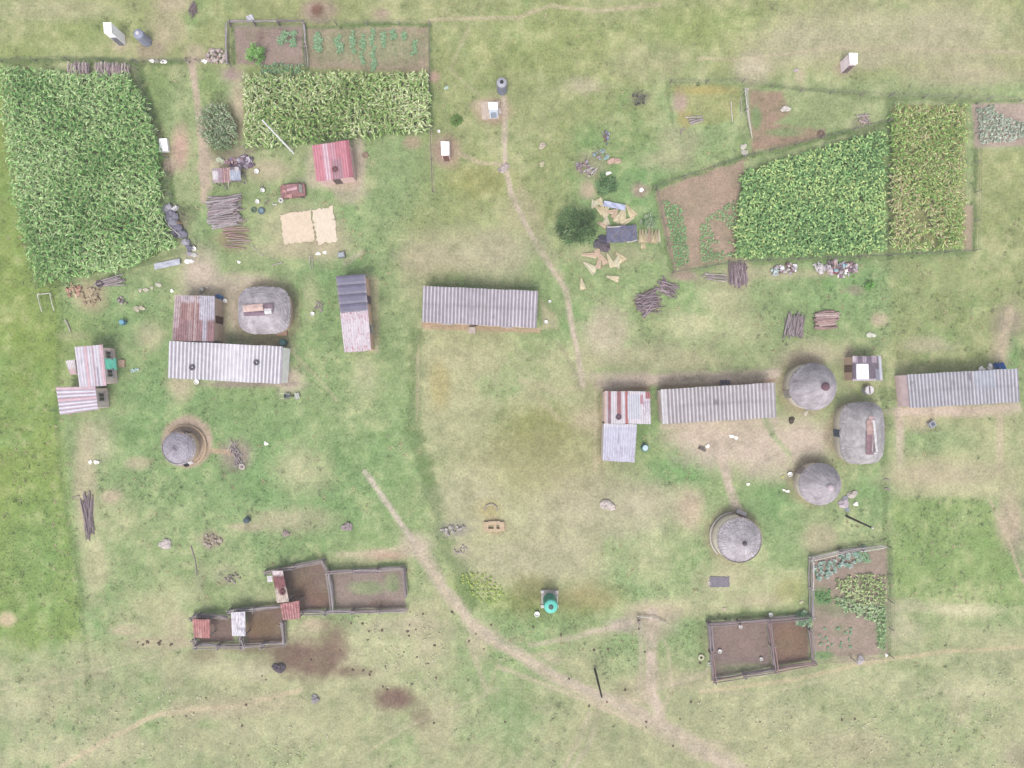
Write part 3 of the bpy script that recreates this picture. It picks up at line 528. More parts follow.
# grass tufts over the open ground
n = 95000
tx, ty = RNG.uniform(-62, 62, n), RNG.uniform(-48, 48, n)
tc_ = gcol(tx, ty)
green = (tc_[:, 1] - tc_[:, 0]) / (tc_[:, 1] + 1e-6)
tpx, tpy = tx / S + CX, CY - ty / S
ok = (RNG.random(n) < np.clip(green * 5 - .15, 0, 1))
for p in (FIELD1, FIELD2, FIELD4, FIELD5, PEN_A, PEN_C, PEN_D, PEN_E, PEN_F):
    ok &= ~inside(tpx, tpy, p)
tx, ty, tc_ = tx[ok], ty[ok], tc_[ok]
n = len(tx)
m = 4
ii = np.repeat(np.arange(n), m)
tall = np.clip(.5 + 1.2 * fbm(tx, ty, 4, 3, 5), .35, 1.3)[ii]
az = RNG.uniform(0, 6.28, n * m); LL = RNG.uniform(.09, .24, n * m) * tall; ww = RNG.uniform(.02, .05, n * m)
bx, by = tx[ii] + RNG.normal(0, .05, n * m), ty[ii] + RNG.normal(0, .05, n * m)
ex = np.stack([bx + LL * .7 * np.cos(az), by + LL * .7 * np.sin(az), LL * RNG.uniform(.25, .6, n * m)], -1)
b0 = np.stack([bx - np.sin(az) * ww, by + np.cos(az) * ww, np.full(n * m, -.05)], -1)
b1 = np.stack([bx + np.sin(az) * ww, by - np.cos(az) * ww, np.full(n * m, -.05)], -1)
gc = np.clip(tc_[ii] * RNG.uniform(1.0, 1.75, (n * m, 1)), .01, .6)
TX, TY = RNG.uniform(-60, 60, 9000), RNG.uniform(-46, 46, 9000)
tq = gcol(TX, TY); gq = (tq[:, 1] - tq[:, 0]) / tq[:, 1]
tpx, tpy = TX / S + CX, CY - TY / S
okk = (fbm(TX, TY, 6, 4, 201) > .02) & (gq > .06)
for p in (FIELD1, FIELD2, FIELD4, FIELD5, PEN_A, PEN_B, PEN_C, PEN_D, PEN_E, PEN_F, GARD): okk &= ~inside(tpx, tpy, p)
TX, TY, tq = TX[okk], TY[okk], tq[okk]; nt_ = len(TX); mm = 9
ti = np.repeat(np.arange(nt_), mm); sz = RNG.uniform(.5, 1.25, nt_)[ti]
tone = np.where(RNG.random(nt_)[:, None] < .3, np.array(A(214, 206, 158)), tq * RNG.uniform(.95, 1.2, (nt_, 1)))[ti] * RNG.uniform(.85, 1.2, (nt_ * mm, 1))
tag(leaves('grass_tussocks', np.stack([TX[ti] + RNG.normal(0, .07, nt_ * mm), TY[ti] + RNG.normal(0, .07, nt_ * mm), np.full(nt_ * mm, -.03)], -1), RNG.uniform(0, 6.28, nt_ * mm), .34 * sz * RNG.uniform(.7, 1.2, nt_ * mm), .06 * sz, RNG.uniform(.4, 1.2, nt_ * mm), RNG.uniform(.3, .8, nt_ * mm), tone, kind='stuff'), 'coarse grass tussocks dotted over the pasture', 'grass')
tag(npmesh('grass', np.stack([b0, b1, ex], 1).reshape(-1, 3), np.arange(n * m * 3).reshape(-1, 3), np.repeat(gc, 3, 0), 'leaf', kind='stuff'), 'short rough grass growing over the open ground', 'grass')
# ------------------------------------------------------------------ buildings
def lerp(a, b, t): return tuple(x + (y - x) * t for x, y in zip(a, b))
def unit2(a, b):
    d = math.hypot(b[0] - a[0], b[1] - a[1]); return ((b[0] - a[0]) / d, (b[1] - a[1]) / d)
def inset(c, ov):
    out = []
    for i in range(4):
        u, w = unit2(c[i], c[(i + 1) % 4]), unit2(c[i], c[i - 1])
        out.append((c[i][0] + ov * (u[0] + w[0]), c[i][1] + ov * (u[1] + w[1]), c[i][2]))
    return out
def sheet_roof(b, q, ribs, colf, amp=.05, nv=8, m='metal', name='roof', prof=((0, 0), (.16, 1), (.5, 1), (.66, 0)), sag=.015):
    """corrugated sheets: ribs are counted along q0->q1 and run q0->q3; colf(u, v, crest)"""
    mb = MB()
    us = [((i + o) / ribs, h) for i in range(ribs) for o, h in prof] + [(1.0, 0)]
    vs, cs = [], []
    for j in range(nv + 1):
        v = j / nv
        for u, h in us:
            p = lerp(lerp(q[0], q[1], u), lerp(q[3], q[2], u), v)
            ir = int(u * ribs)
            dx = (hash((ir // 3, 1)) % 100 / 100 - .5) * .05 if j in (0, nv) else 0
            e = lerp(q[0], q[3], .5); d = unit2(q[0], q[3])
            vs.append((p[0] + d[0] * dx, p[1] + d[1] * dx, p[2] + amp * h + U(-sag, sag) * .5))
            cs.append(colf(u, v, h))  # roof colour functions darken the valleys: rib shading painted into the colour
    w = len(us)
    fs = [(j * w + i, (j + 1) * w + i, (j + 1) * w + i + 1, j * w + i + 1) for j in range(nv) for i in range(w - 1)]
    mb.add(vs, fs, cs)
    # folded edges so that the sheets show a thickness
    for j in (0, nv):
        a = [vs[j * w + i] for i in range(w)]
        mb.add(a + [(x, y, z - .05) for x, y, z in a], [(i, i + 1, w + i + 1, w + i) for i in range(w - 1)], [cs[j * w + i] for i in range(w)] * 2)
    for i in (0, w - 1):
        a = [vs[j * w + i] for j in range(nv + 1)]
        k = nv + 1
        mb.add(a + [(x, y, z - .05) for x, y, z in a], [(j, j + 1, k + j + 1, k + j) for j in range(nv)], [cs[j * w + i] for j in range(nv + 1)] * 2)
    return mb.build(name, m, b)
def walls(b, w, col, name='wall', base=None):
    col = tuple(min(.8, c * 1.9) for c in col); base = base and tuple(min(.6, c * 1.5) for c in base)
    mb = MB(col)
    nseg = 10
    for i in range(4):
        p, q = w[i], w[(i + 1) % 4]
        vs, cs = [], []
        for k in range(nseg + 1):
            t = k / nseg
            x = lerp(p, q, t)
            for zf in (0, .12, .5, 1):
                vs.append((x[0], x[1], -.1 + (x[2] - .02) * zf))
                cs.append(mixc(vary(col, .06), base, .65 if zf == 0 else (.35 if zf == .12 else 0)) if base else vary(col, .06))
        mb.add(vs, [(k * 4 + j, k * 4 + j + 1, (k + 1) * 4 + j + 1, (k + 1) * 4 + j) for k in range(nseg) for j in range(3)], cs)
    mb.add([(p[0], p[1], p[2] - .12) for p in w], [(0, 1, 2, 3)], A(60, 50, 50))
    return mb.build(name, 'wall', b)
def opening(b, p, q, t, w, z0, z1, name, col, frame=None, deep=.05):
    """a door or window set in the wall that runs p->q"""
    u = unit2(p, q); c = lerp(p, q, t); rz = math.atan2(u[1], u[0]); nrm = (u[1], -u[0])
    if name == 'window':
        mb = MB(frame or A(215, 205, 205))
        for dx, dz, sx, sz in ((-w / 2, 0, .09, z1 - z0 + .09), (w / 2, 0, .09, z1 - z0 + .09), (0, -(z1 - z0) / 2, w, .09), (0, (z1 - z0) / 2, w, .09), (0, 0, .05, z1 - z0)):
            mb.box((c[0] + u[0] * dx, c[1] + u[1] * dx, (z0 + z1) / 2 + dz), (sx, .14, sz), rz)
        o = mb.build('window', 'wood', b)
        MB(col).box((c[0], c[1], (z0 + z1) / 2), (w - .05, .06, z1 - z0 - .05), rz).build('pane', 'glass', o)
        mb = MB(A(206, 198, 196)); mb.box((c[0], c[1], z0 - .1), (w + .25, .3, .08), rz); mb.build('sill', 'wall', o)
    else:
        o = MB(col).box((c[0], c[1], (z0 + z1) / 2), (w, .1, z1 - z0), rz).build('door', 'wood', b)
        MB(A(90, 85, 85)).box((c[0] + u[0] * w * .38, c[1] + u[1] * w * .38, 1.0), (.05, .22, .12), rz).build('handle', 'plastic', o)
    return o
def house(name, label, cat, px, h, wallcol, base=None, ov=.14, group=None):
    q = [P(x, y, z) for (x, y), z in zip(px, h)]
    cx, cy = sum(p[0] for p in q) / 4, sum(p[1] for p in q) / 4
    b = thing(name, label, cat, (cx, cy, 0), group)
    w = inset(q, ov)
    walls(b, [(x, y, z - .03) for x, y, z in w], wallcol, base=base)
    return b, q, w
SHT = [U(.9, 1.08) for _ in range(40)]
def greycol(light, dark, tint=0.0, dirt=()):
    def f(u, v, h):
        k = vary(light if h else dark, .05)  # darker valley tone paints in the shade between ribs for stripe contrast
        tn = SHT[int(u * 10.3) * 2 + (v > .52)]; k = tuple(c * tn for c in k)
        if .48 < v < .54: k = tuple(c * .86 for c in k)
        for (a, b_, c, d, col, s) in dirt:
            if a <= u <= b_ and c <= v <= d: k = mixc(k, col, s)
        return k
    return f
CEM, CEMD = A(226, 220, 230), A(150, 142, 150)
wallC = A(214, 196, 186)

b, q, w = house('corrugated_house', 'long grey corrugated house standing alone by the pale lawn', 'house', [(423, 286), (538, 291), (536.5, 328), (422, 322)], [2.9, 2.9, 2.6, 2.6], A(206, 184, 168), A(170, 140, 115), group='long corrugated houses')
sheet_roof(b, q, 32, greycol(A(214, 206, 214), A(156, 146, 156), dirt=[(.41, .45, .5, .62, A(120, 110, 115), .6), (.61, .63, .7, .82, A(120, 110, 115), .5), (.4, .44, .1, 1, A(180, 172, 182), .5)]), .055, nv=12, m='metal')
opening(b, w[2], w[3], .56, .9, 0, 2.0, 'door', A(120, 90, 80)); opening(b, w[2], w[3], .25, 1.0, .9, 1.9, 'window', A(50, 50, 60)); opening(b, w[2], w[3], .8, 1.0, .9, 1.9, 'window', A(50, 50, 60))
x, y, _ = P(472, 329, 0); MB(A(214, 200, 190)).box((x, y - .15, .08), (.75, .7, .22)).build('step', 'stone', b)

b, q, w = house('corrugated_house', 'long white corrugated house holding two tyres on its roof', 'house', [(169, 341), (283, 346.5), (281, 384), (168, 378)], [2.8, 2.8, 2.6, 2.6], A(244, 240, 240), None, .1, group='long corrugated houses')
sheet_roof(b, q, 30, lambda u, v, h: vary(mixc(A(240, 236, 244), A(250, 246, 252), max(0, 1 - abs(u - .6) * 3)) if h else mixc(A(176, 168, 178), A(226, 218, 228), max(0, 1 - abs(u - .58) * 4)), .04), .055, nv=10)
opening(b, w[2], w[3], .3, .9, 0, 2.0, 'door', A(120, 90, 80)); opening(b, w[2], w[3], .7, 1.0, .9, 1.9, 'window', A(50, 50, 60))

b, q, w = house('corrugated_house', 'long grey corrugated house between white-and-rust roof and round thatched huts', 'house', [(660.5, 389.5), (775, 382.5), (776.5, 417.5), (662.5, 424)], [2.8, 2.8, 2.6, 2.6], A(220, 206, 196), A(170, 140, 115), group='long corrugated houses')
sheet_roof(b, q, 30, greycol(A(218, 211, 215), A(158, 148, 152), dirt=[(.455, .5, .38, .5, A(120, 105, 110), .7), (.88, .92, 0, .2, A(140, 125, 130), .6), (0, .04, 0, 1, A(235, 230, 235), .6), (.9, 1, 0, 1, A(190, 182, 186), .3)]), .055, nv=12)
opening(b, w[2], w[3], .6, .9, 0, 2.0, 'door', A(110, 80, 75)); opening(b, w[2], w[3], .25, 1.0, .9, 1.9, 'window', A(50, 50, 60)); opening(b, w[2], w[3], .85, 1.0, .9, 1.9, 'window', A(50, 50, 60))

b, q, w = house('corrugated_house', 'long grey corrugated house whose end wall is painted pink', 'house', [(907, 374.5), (1018, 368.5), (1020, 402), (910, 408)], [2.7, 2.7, 2.5, 2.5], A(236, 208, 212), A(210, 180, 175), .1, group='long corrugated houses')
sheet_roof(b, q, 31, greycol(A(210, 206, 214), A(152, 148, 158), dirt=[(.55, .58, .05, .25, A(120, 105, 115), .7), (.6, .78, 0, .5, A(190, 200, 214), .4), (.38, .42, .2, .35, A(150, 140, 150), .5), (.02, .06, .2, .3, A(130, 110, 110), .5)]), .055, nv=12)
opening(b, w[2], w[3], .4, .9, 0, 2.0, 'door', A(110, 80, 75)); opening(b, w[2], w[3], .75, 1.0, .9, 1.9, 'window', A(50, 50, 60))

# rusty shed against the white house
b, q, w = house('rusty_shed', 'rusty patchwork shed touching the white corrugated house', 'shed', [(175, 295), (215, 296), (214, 341.5), (172, 341)], [2.5, 2.5, 2.6, 2.6], A(190, 168, 150), None, .16)
def f(u, v, h):
    k = A(184, 142, 140) if int(u * 9) % 3 else A(206, 174, 168)
    if v > .5: k = A(176, 138, 142) if int(u * 11) % 4 else A(186, 160, 162)
    if v < .13 and u > .12: k = A(222, 206, 214)
    if u > .62 and v < .52: k = A(220, 216, 230)
    if u < .16 and v < .5: k = A(218, 196, 198)
    if .5 < u < .56: k = A(214, 190, 186)
    if .72 < u < .82 and v > .5: k = A(206, 200, 214)
    if u < .14 and .48 < v < .72: k = A(206, 180, 186)
    return vary(k if h else mixc(k, A(120, 80, 78), .35), .07)
sheet_roof(b, q, 18, f, .04, nv=16, m='rust')
opening(b, w[1], w[2], .5, .8, 0, 1.9, 'door', A(120, 90, 80))

# two-tone shed
q0 = [(336, 276), (365.5, 274), (371, 350.5), (344.5, 352.5)]
b, q, w = house('two_tone_shed', 'shed roofed half in slate grey and half in flaking white', 'shed', q0, [2.6, 2.8, 2.8, 2.6], A(206, 172, 152), A(180, 140, 115), .2)
s0 = [q[0], lerp(q[0], q[3], .5), lerp(q[1], q[2], .49), q[1]]
sheet_roof(b, s0, 4, lambda u, v, h: vary(A(126, 122, 146) if h else A(98, 92, 114), .08) if .05 < v < .97 else A(150, 140, 150), .09, nv=12, m='metal', prof=((0, 0), (.14, .5), (.3, 1), (.75, .9)))
up = lambda p: (p[0], p[1], p[2] + .03)
s1 = [up(lerp(q[0], q[3], .485)), up(lerp(q[1], q[2], .475)), up(q[2]), up(q[3])]
def f(u, v, h):
    k = A(240, 228, 236)
    if RNG.random() < .07 + .2 * (v < .2 or v > .85): k = A(206, 130, 140)
    if h == 0: k = mixc(k, A(222, 206, 214), .5)
    return vary(k, .05)
sheet_roof(b, s1, 11, f, .04, nv=26, m='metal')
opening(b, w[1], w[2], .3, .9, 0, 2.0, 'door', A(130, 110, 120)); opening(b, w[1], w[2], .72, .8, .9, 1.7, 'window', A(60, 55, 65))

# red roof
b, q, w = house('red_roofed_shed', 'shed under a faded red corrugated roof with one tyre on it', 'shed', [(312, 145.5), (349, 140), (353.5, 177), (316.5, 181.5)], [2.4, 2.4, 2.2, 2.2], A(200, 170, 165), None, .16)
def f(u, v, h):
    k = A(228, 150, 164)
    if .25 < u < .42: k = A(244, 210, 222)
    elif .45 < u < .74 and v > .45: k = A(190, 152, 164)
    elif .45 < u < .74: k = A(224, 170, 184) if u < .6 else A(216, 142, 154)
    elif u > .9: k = A(186, 110, 122)
    return vary(k if h else mixc(k, A(186, 112, 124), .4), .05)
sheet_roof(b, q, 14, f, .045, nv=14)
opening(b, w[2], w[3], .5, .8, 0, 1.9, 'door', A(130, 110, 110))

# two-winged house
b, q, w = house('two_winged_house', 'pale pink two-winged house with a turquoise door', 'house', [(74.5, 347), (102.5, 344.5), (106.5, 385.5), (79.5, 387.5)], [2.6, 2.75, 2.75, 2.6], A(222, 198, 196), A(190, 165, 150), .28)
def f(u, v, h):
    k = A(238, 232, 242)
    if .3 < u < .42 or u > .86: k = A(236, 196, 204)
    if .58 < u < .64: k = A(214, 180, 190)
    if .7 < u < .78 and v > .5: k = A(186, 176, 190)
    return vary(k if h else mixc(k, A(196, 176, 190), .5), .05)
sheet_roof(b, q, 9, f, .04, nv=18)
opening(b, w[1], w[2], .2, .8, .9, 1.9, 'window', A(70, 50, 62), A(230, 210, 212)); opening(b, w[1], w[2], .72, .8, .9, 1.9, 'window', A(70, 50, 62), A(236, 226, 232))
opening(b, w[1], w[2], .45, 1.25, 0, 2.1, 'door', (.24, .85, .66))
q = [P(x, y, z) for (x, y), z in zip([(56, 387), (95.5, 386.5), (98, 409.5), (60, 415)], [2.3, 2.55, 2.55, 2.3])]
w = inset(q, .2)
walls(b, [(x, y, z - .03) for x, y, z in w], A(212, 196, 192), base=A(190, 165, 150))
f = lambda u, v, h: vary((A(236, 198, 206) if (u < .1 or .45 < u < .55) else A(240, 236, 246)) if h else A(200, 178, 192), .05)
sheet_roof(b, [q[0], q[3], q[2], q[1]], 7, f, .04, nv=18)
opening(b, w[1], w[2], .45, .9, .85, 1.9, 'window', A(70, 50, 62), A(236, 226, 232))
x, y, _ = P(122, 363.5); MB(A(212, 176, 156)).box((x, y, .06), (.7, .8, .2)).build('step', 'stone', b)
q = [P(x, y, z) for (x, y), z in zip([(65.5, 361), (74.5, 359.5), (76.5, 374), (70, 375)], [1.5, 1.6, 1.6, 1.5])]
b2 = thing('lean_to', 'small white lean-to behind the two-winged house', 'shed', (q[0][0], q[0][1], 0))
walls(b2, inset(q, .05), A(220, 205, 200)); sheet_roof(b2, q, 5, lambda u, v, h: vary(A(240, 230, 232) if v < .6 else A(230, 200, 200), .04), .03, nv=6)

# rust and white L-shaped house
b, q, w = house('patched_house', 'house roofed in white and rust-streaked sheets with a bluish wing', 'house', [(604.5, 391), (650, 391.5), (651, 424), (604.5, 423.5)], [2.5, 2.5, 2.6, 2.6], A(206, 186, 176), None, .12)
def f(u, v, h):
    k = A(240, 234, 240)
    if u < .05: k = A(236, 200, 186)
    if .06 < u < .15: k = A(160, 84, 84) if v < .55 else A(150, 110, 120)
    if .27 < u < .36 and v < .85: k = A(166, 96, 98)
    if .45 < u < .51: k = A(190, 90, 84)
    if .5 < u < .8 and .12 < v < .85: k = A(224, 226, 238)
    if .78 < u < .84 and .1 < v < .4: k = A(206, 140, 150)
    if u > .9 and v < .22: k = A(176, 90, 92)
    if u > .84 and .25 < v < .75 and RNG.random() < .3: k = A(186, 160, 190)
    return vary(k if h else mixc(k, A(180, 160, 168), .45), .05)
sheet_roof(b, q, 20, f, .035, nv=24, m='metal')
q2 = [P(x, y, z) for (x, y), z in zip([(604, 423.5), (637, 424.5), (634.5, 462.5), (602.5, 460.5)], [2.45, 2.45, 2.3, 2.3])]
w2 = inset(q2, .12)
walls(b, [(x, y, z - .03) for x, y, z in w2], A(206, 196, 190))
def f(u, v, h):
    k = A(216, 213, 232)
    if .44 < u < .48 and .2 < v < .55: k = A(170, 166, 184)
    if v > .55 and RNG.random() < .12: k = A(190, 176, 190)
    if v < .06: k = A(236, 232, 240)
    return vary(k if h else mixc(k, A(190, 186, 206), .5), .04)
sheet_roof(b, q2, 13, f, .03, nv=20)
opening(b, w2[1], w2[2], .5, .9, 0, 2.0, 'door', A(130, 120, 130)); opening(b, w2[2], w2[3], .5, .9, .9, 1.8, 'window', A(60, 55, 65)); opening(b, w[1], w[2], .5, .7, .9, 1.7, 'window', A(60, 55, 65))

# patchwork shed by the round huts
b, q, w = house('patchwork_shed', 'low brown shed with a white panel on its dark patchwork roof', 'shed', [(852.5, 356), (881, 356), (883, 380.5), (852.5, 381)], [1.9, 1.9, 2.0, 2.0], A(196, 166, 146), None, .08)
def f(u, v, h):
    k = A(120, 106, 120)
    if v < .28: k = A(128, 112, 128) if int(u * 6) % 2 else A(196, 176, 190)
    if .12 < u < .54 and v > .3: k = (.72, .72, .76)
    if u > .9: k = A(226, 226, 236)
    if u < .1 and v < .25: k = A(230, 214, 220)
    if v > .94: k = A(228, 214, 220)
    if .78 < u < .9 and v > .5: k = A(160, 160, 176)
    return vary(k if h else mixc(k, A(110, 95, 105), .3), .07)
sheet_roof(b, q, 14, f, .03, nv=20)
opening(b, w[3], w[0], .5, .8, 0, 1.7, 'door', A(150, 120, 105))

# ---- thatched huts
def ring(cx, cy, rx, ry, n, e):
    out = []
    for j in range(n):
        q = 2 * math.pi * j / n
        c, s = math.cos(q), math.sin(q)
        out.append((cx + rx * math.copysign(abs(c) ** (2 / e), c), cy + ry * math.copysign(abs(s) ** (2 / e), s)))
    return out
def hut(label, px, py, wr, rr, he, ha, e=2.0, ridge=(0.05, 0.05), col=A(208, 199, 205), wallcol=A(222, 212, 196), streak=.15, n=132, group='thatched huts', bow=.18, radial=.0, apex=(0, 0)):
    cx, cy, _ = P(px, py)
    b = thing('thatched_hut', label, 'hut', (cx, cy, 0), group)
    wallcol = tuple(min(.8, c * 1.7) for c in wallcol)
    mb = MB(wallcol)
    vs, cs = [], []
    for z, k in ((-.1, 1.01), (.25, 1.0), (he * .6, 1), (he + .25, .99)):
        for p in ring(cx, cy, wr[0] * k, wr[1] * k, 64, e):
            vs.append((p[0], p[1], z)); cs.append(vary(mixc(wallcol, A(170, 140, 115), .5 if z < .3 else 0), .05))
    mb.add(vs, [(i * 64 + j, i * 64 + (j + 1) % 64, (i + 1) * 64 + (j + 1) % 64, (i + 1) * 64 + j) for i in range(3) for j in range(64)], cs)
    mb.build('wall', 'wall', b, smooth=True)
    nr = 26
    st = [U(-1, 1) for _ in range(n)]
    st = [(st[i] + .6 * st[i - 1] + .3 * st[(i + 1) % n]) for i in range(n)]
    vs, cs = [], []
    rows = [(-.18, .0)] + [(0, k / nr) for k in range(nr + 1)]
    for iz, (dz, s) in enumerate(rows):
        ee = e + (2.0 - e) * s if e > 2 else 2.0
        rx = rr[0] * (1 - s) + ridge[0] * s; ry = rr[1] * (1 - s) + ridge[1] * s
        if dz < 0: rx *= .95; ry *= .95
        z = he + (ha - he) * (s + bow * math.sin(math.pi * s)) + dz
        step = .03 * (s * 6 % 1)
        for j, p in enumerate(ring(cx + apex[0] * s, cy + apex[1] * s, rx, ry, n, ee)):
            jr = U(-.05, .05) * (1 - s) ** 2
            vs.append((p[0] + (p[0] - cx) * jr * .4, p[1] + (p[1] - cy) * jr * .4, z + U(-.02, .02) - step + .02 * st[j] * (1 - s)))
            k = 1 + streak * st[j] * .45 + U(-.06, .06) + radial * (1 if j % 3 == 0 else -.3)
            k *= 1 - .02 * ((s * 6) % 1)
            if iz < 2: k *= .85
            cs.append(tuple(c * max(.4, k) for c in col))
    nrw = len(rows)
    fs = [(i * n + j, i * n + (j + 1) % n, (i + 1) * n + (j + 1) % n, (i + 1) * n + j) for i in range(nrw - 1) for j in range(n)]
    fs.append(tuple(range((nrw - 1) * n, nrw * n)))
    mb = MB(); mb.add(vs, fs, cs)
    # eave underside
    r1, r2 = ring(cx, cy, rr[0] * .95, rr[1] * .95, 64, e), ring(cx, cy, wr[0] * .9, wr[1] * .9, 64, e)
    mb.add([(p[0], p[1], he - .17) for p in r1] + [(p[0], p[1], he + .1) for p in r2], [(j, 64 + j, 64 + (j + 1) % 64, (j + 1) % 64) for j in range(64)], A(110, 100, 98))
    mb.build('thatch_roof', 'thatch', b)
    return b, cx, cy
def hut_door(b, cx, cy, r, ang, col, w=.85, h=1.75):
    x, y = cx + r * math.cos(R(ang)), cy + r * math.sin(R(ang))
    o = MB(col).box((x, y, h / 2), (.12, w, h), R(ang)).build('door', 'wood', b)
    MB(A(80, 75, 75)).box((x + .03 * math.cos(R(ang)), y + .03 * math.sin(R(ang)), .95), (.16, .12, .06), R(ang)).build('handle', 'plastic', o)
    return o
b, cx, cy = hut('round grey thatched hut with a dark red cap, next to the long roof', 805, 386.5, (2.42, 2.42), (2.57, 2.55), 2.0, 5.2)
hut_door(b, cx, cy, 2.42, 200, A(206, 196, 190))
mb = MB(); mb.lathe((cx, cy, 5.02), [(.42, 0), (.44, .12), (.3, .3), (.14, .42), (.05, .44)], 14, A(128, 92, 104)); mb.build('roof_cap', 'rubber', b)
b, cx, cy = hut('round grey thatched hut with a pale pink cap beside scattered stones', 812.5, 481.7, (2.1, 2.1), (2.3, 2.28), 1.85, 4.5)
hut_door(b, cx, cy, 2.1, 140, A(190, 176, 170))
mb = MB(); mb.lathe((cx, cy, 4.36), [(.34, 0), (.36, .1), (.25, .25), (.1, .34), (.03, .35)], 14, A(226, 206, 216)); mb.build('roof_cap', 'plastic', b)
b, cx, cy = hut('round hut with combed pale thatch and a white doorstep', 733.5, 536, (2.44, 2.44), (2.46, 2.46), 1.85, 3.8, col=A(208, 200, 205), wallcol=A(232, 222, 206), streak=.2, radial=.16, bow=.06)
hut_door(b, cx, cy, 2.44, 75, A(140, 110, 105))
mb = MB(); mb.lathe((cx, cy, 3.7), [(.22, 0), (.24, .12), (.15, .26), (.04, .3)], 12, A(104, 96, 100)); mb.build('roof_cap', 'rubber', b)
x, y, _ = P(741, 512.5); MB(A(236, 226, 226)).box((x, y, .1), (1.05, .42, .3), R(-25)).build('step', 'stone', b)
mb = MB(A(216, 208, 196)); vs = []
for k in range(15):
    a = R(95 + k * 9.5); vs.append(P(733.5 + 23.6 * math.cos(a), 536 - 23.6 * math.sin(a), 0))
mb.tube([(p[0], p[1], .12) for p in vs], .13, 8); mb.build('plinth', 'stone', b)
b, cx, cy = hut('small low grey-roofed hut ringed by a bare earth apron', 185.2, 446.8, (1.72, 1.72), (1.86, 1.84), 1.5, 2.5, col=A(194, 187, 198), wallcol=A(216, 192, 168), bow=.2)
hut_door(b, cx, cy, 1.72, 80, A(150, 125, 110))
mb = MB(A(214, 188, 160)); vs = [P(185.2 + 21 * math.cos(R(a)), 446 - 20.5 * math.sin(R(a))) for a in range(-60, 150, 10)]
mb.tube([(p[0], p[1], .08) for p in vs], .14, 7); mb.build('plinth', 'soil', b)
def ridge_bits(b, bits, m='rust'):
    for c, s, rz, col in bits:
        mb = MB(col); x, y, z = c
        nq = 6
        for side in (-1, 1):
            pass
        vs = []
        for i in range(nq + 1):
            u = (i / nq - .5) * s[0]
            for v in (-.5, 0, .5):
                X, Y = u * math.cos(rz) - v * s[1] * math.sin(rz), u * math.sin(rz) + v * s[1] * math.cos(rz)
                vs.append((x + X, y + Y, z + (.1 if v == 0 else 0) + U(-.03, .03)))
        mb.add(vs, [(i * 3 + j, (i + 1) * 3 + j, (i + 1) * 3 + j + 1, i * 3 + j + 1) for i in range(nq) for j in range(2)], [vary(col, .08) for _ in vs])
        mb.add([(p[0], p[1], p[2] - .05) for p in vs], [(i * 3 + j, i * 3 + j + 1, (i + 1) * 3 + j + 1, (i + 1) * 3 + j) for i in range(nq) for j in range(2)], [vary(col, .08) for _ in vs])
        mb.build('ridge_sheet', m, b)
b, cx, cy = hut('squarish grey thatched hut by the white corrugated house, metal scraps on its ridge', 270.2, 312.2, (2.55, 2.3), (2.82, 2.56), 1.9, 3.5, e=3.4, ridge=(1.3, .15), streak=.16, n=144, wallcol=A(200, 180, 160))
hut_door(b, cx, cy, 2.3, -80, A(150, 110, 95))
ridge_bits(b, [((cx - .55, cy + .1, 3.56), (2.1, .75), .08, A(232, 200, 190)), ((cx - .5, cy - .42, 3.44), (2.2, .6), .03, A(150, 124, 140)), ((cx + 1.05, cy + .1, 3.55), (.95, .9), .02, A(150, 126, 138)), ((cx + 1.0, cy - .25, 3.62), (.75, .55), .02, A(244, 240, 242))])
b, cx, cy = hut('large squarish thatched hut with rusty and white ridge sheets', 854, 432, (2.22, 3.1), (2.42, 3.34), 1.8, 3.9, e=3.6, ridge=(.15, 2.0), streak=.15, n=150, col=A(204, 198, 200), wallcol=A(222, 216, 202))
hut_door(b, cx, cy, 2.22, 182, A(106, 116, 136), .8)
ridge_bits(b, [((cx - .15, cy - .9, 3.86), (2.4, .85), R(90), A(158, 124, 132)), ((cx - .2, cy + .75, 3.9), (1.5, .7), R(92), A(206, 172, 164)), ((cx - .05, cy + 1.6, 3.86), (.6, .6), R(80), A(220, 190, 188)), ((cx + .32, cy - .15, 3.98), (3.4, .26), R(96), A(246, 240, 242)), ((cx + .35, cy - 1.9, 3.86), (.35, .3), 0, A(226, 216, 224))])

# ---- outhouses
def outhouse(label, quad, h, roofcol, wallcol, name='outhouse', door=None, ov=.03, side=2):
    q = [P(x, y, h) for x, y in quad]
    b = thing(name, label, 'toilet', (sum(p[0] for p in q) / 4, sum(p[1] for p in q) / 4, 0))
    w = inset(q, ov)
    walls(b, [(x, y, z - .02) for x, y, z in w], wallcol)
    sheet_roof(b, q, 6, lambda u, v, hh: vary(roofcol, .03), .025, nv=4)
    opening(b, w[side], w[(side + 1) % 4], .5, .6, 0, 1.7, 'door', door or A(214, 206, 206))
    return b
outhouse('tall white outhouse beside the round grey tank, leaning pit walls', [(103, 22.5), (111.2, 22.2), (111.8, 33), (104.2, 33.5)], 2.7, (.75, .74, .75), A(246, 242, 244), door=A(150, 148, 156))
outhouse('white outhouse alone on the dry upper pasture', [(849, 53), (857.5, 53), (857.5, 64), (850, 64.2)], 2.1, (.75, .73, .73), A(236, 218, 224), door=A(150, 128, 130))
outhouse('white-roofed outhouse on a reddish bare patch', [(440.8, 141.5), (449.2, 141.5), (449.2, 155), (441.3, 155.5)], 2.0, (.75, .74, .74), A(200, 176, 170), door=A(150, 110, 105))
b = outhouse('white outhouse with pale blue front on a concrete slab', [(488, 102.5), (497.5, 102.3), (497.8, 109.5), (489, 110)], 2.4, (.75, .75, .76), A(206, 214, 230), door=A(196, 210, 232))
q = [P(480.6, 102), P(500, 101), P(499, 119), P(482, 120)]
MB(A(226, 206, 190)).prism(list(reversed([p[:2] for p in q])), -.05, .1).build('slab', 'stone', b)
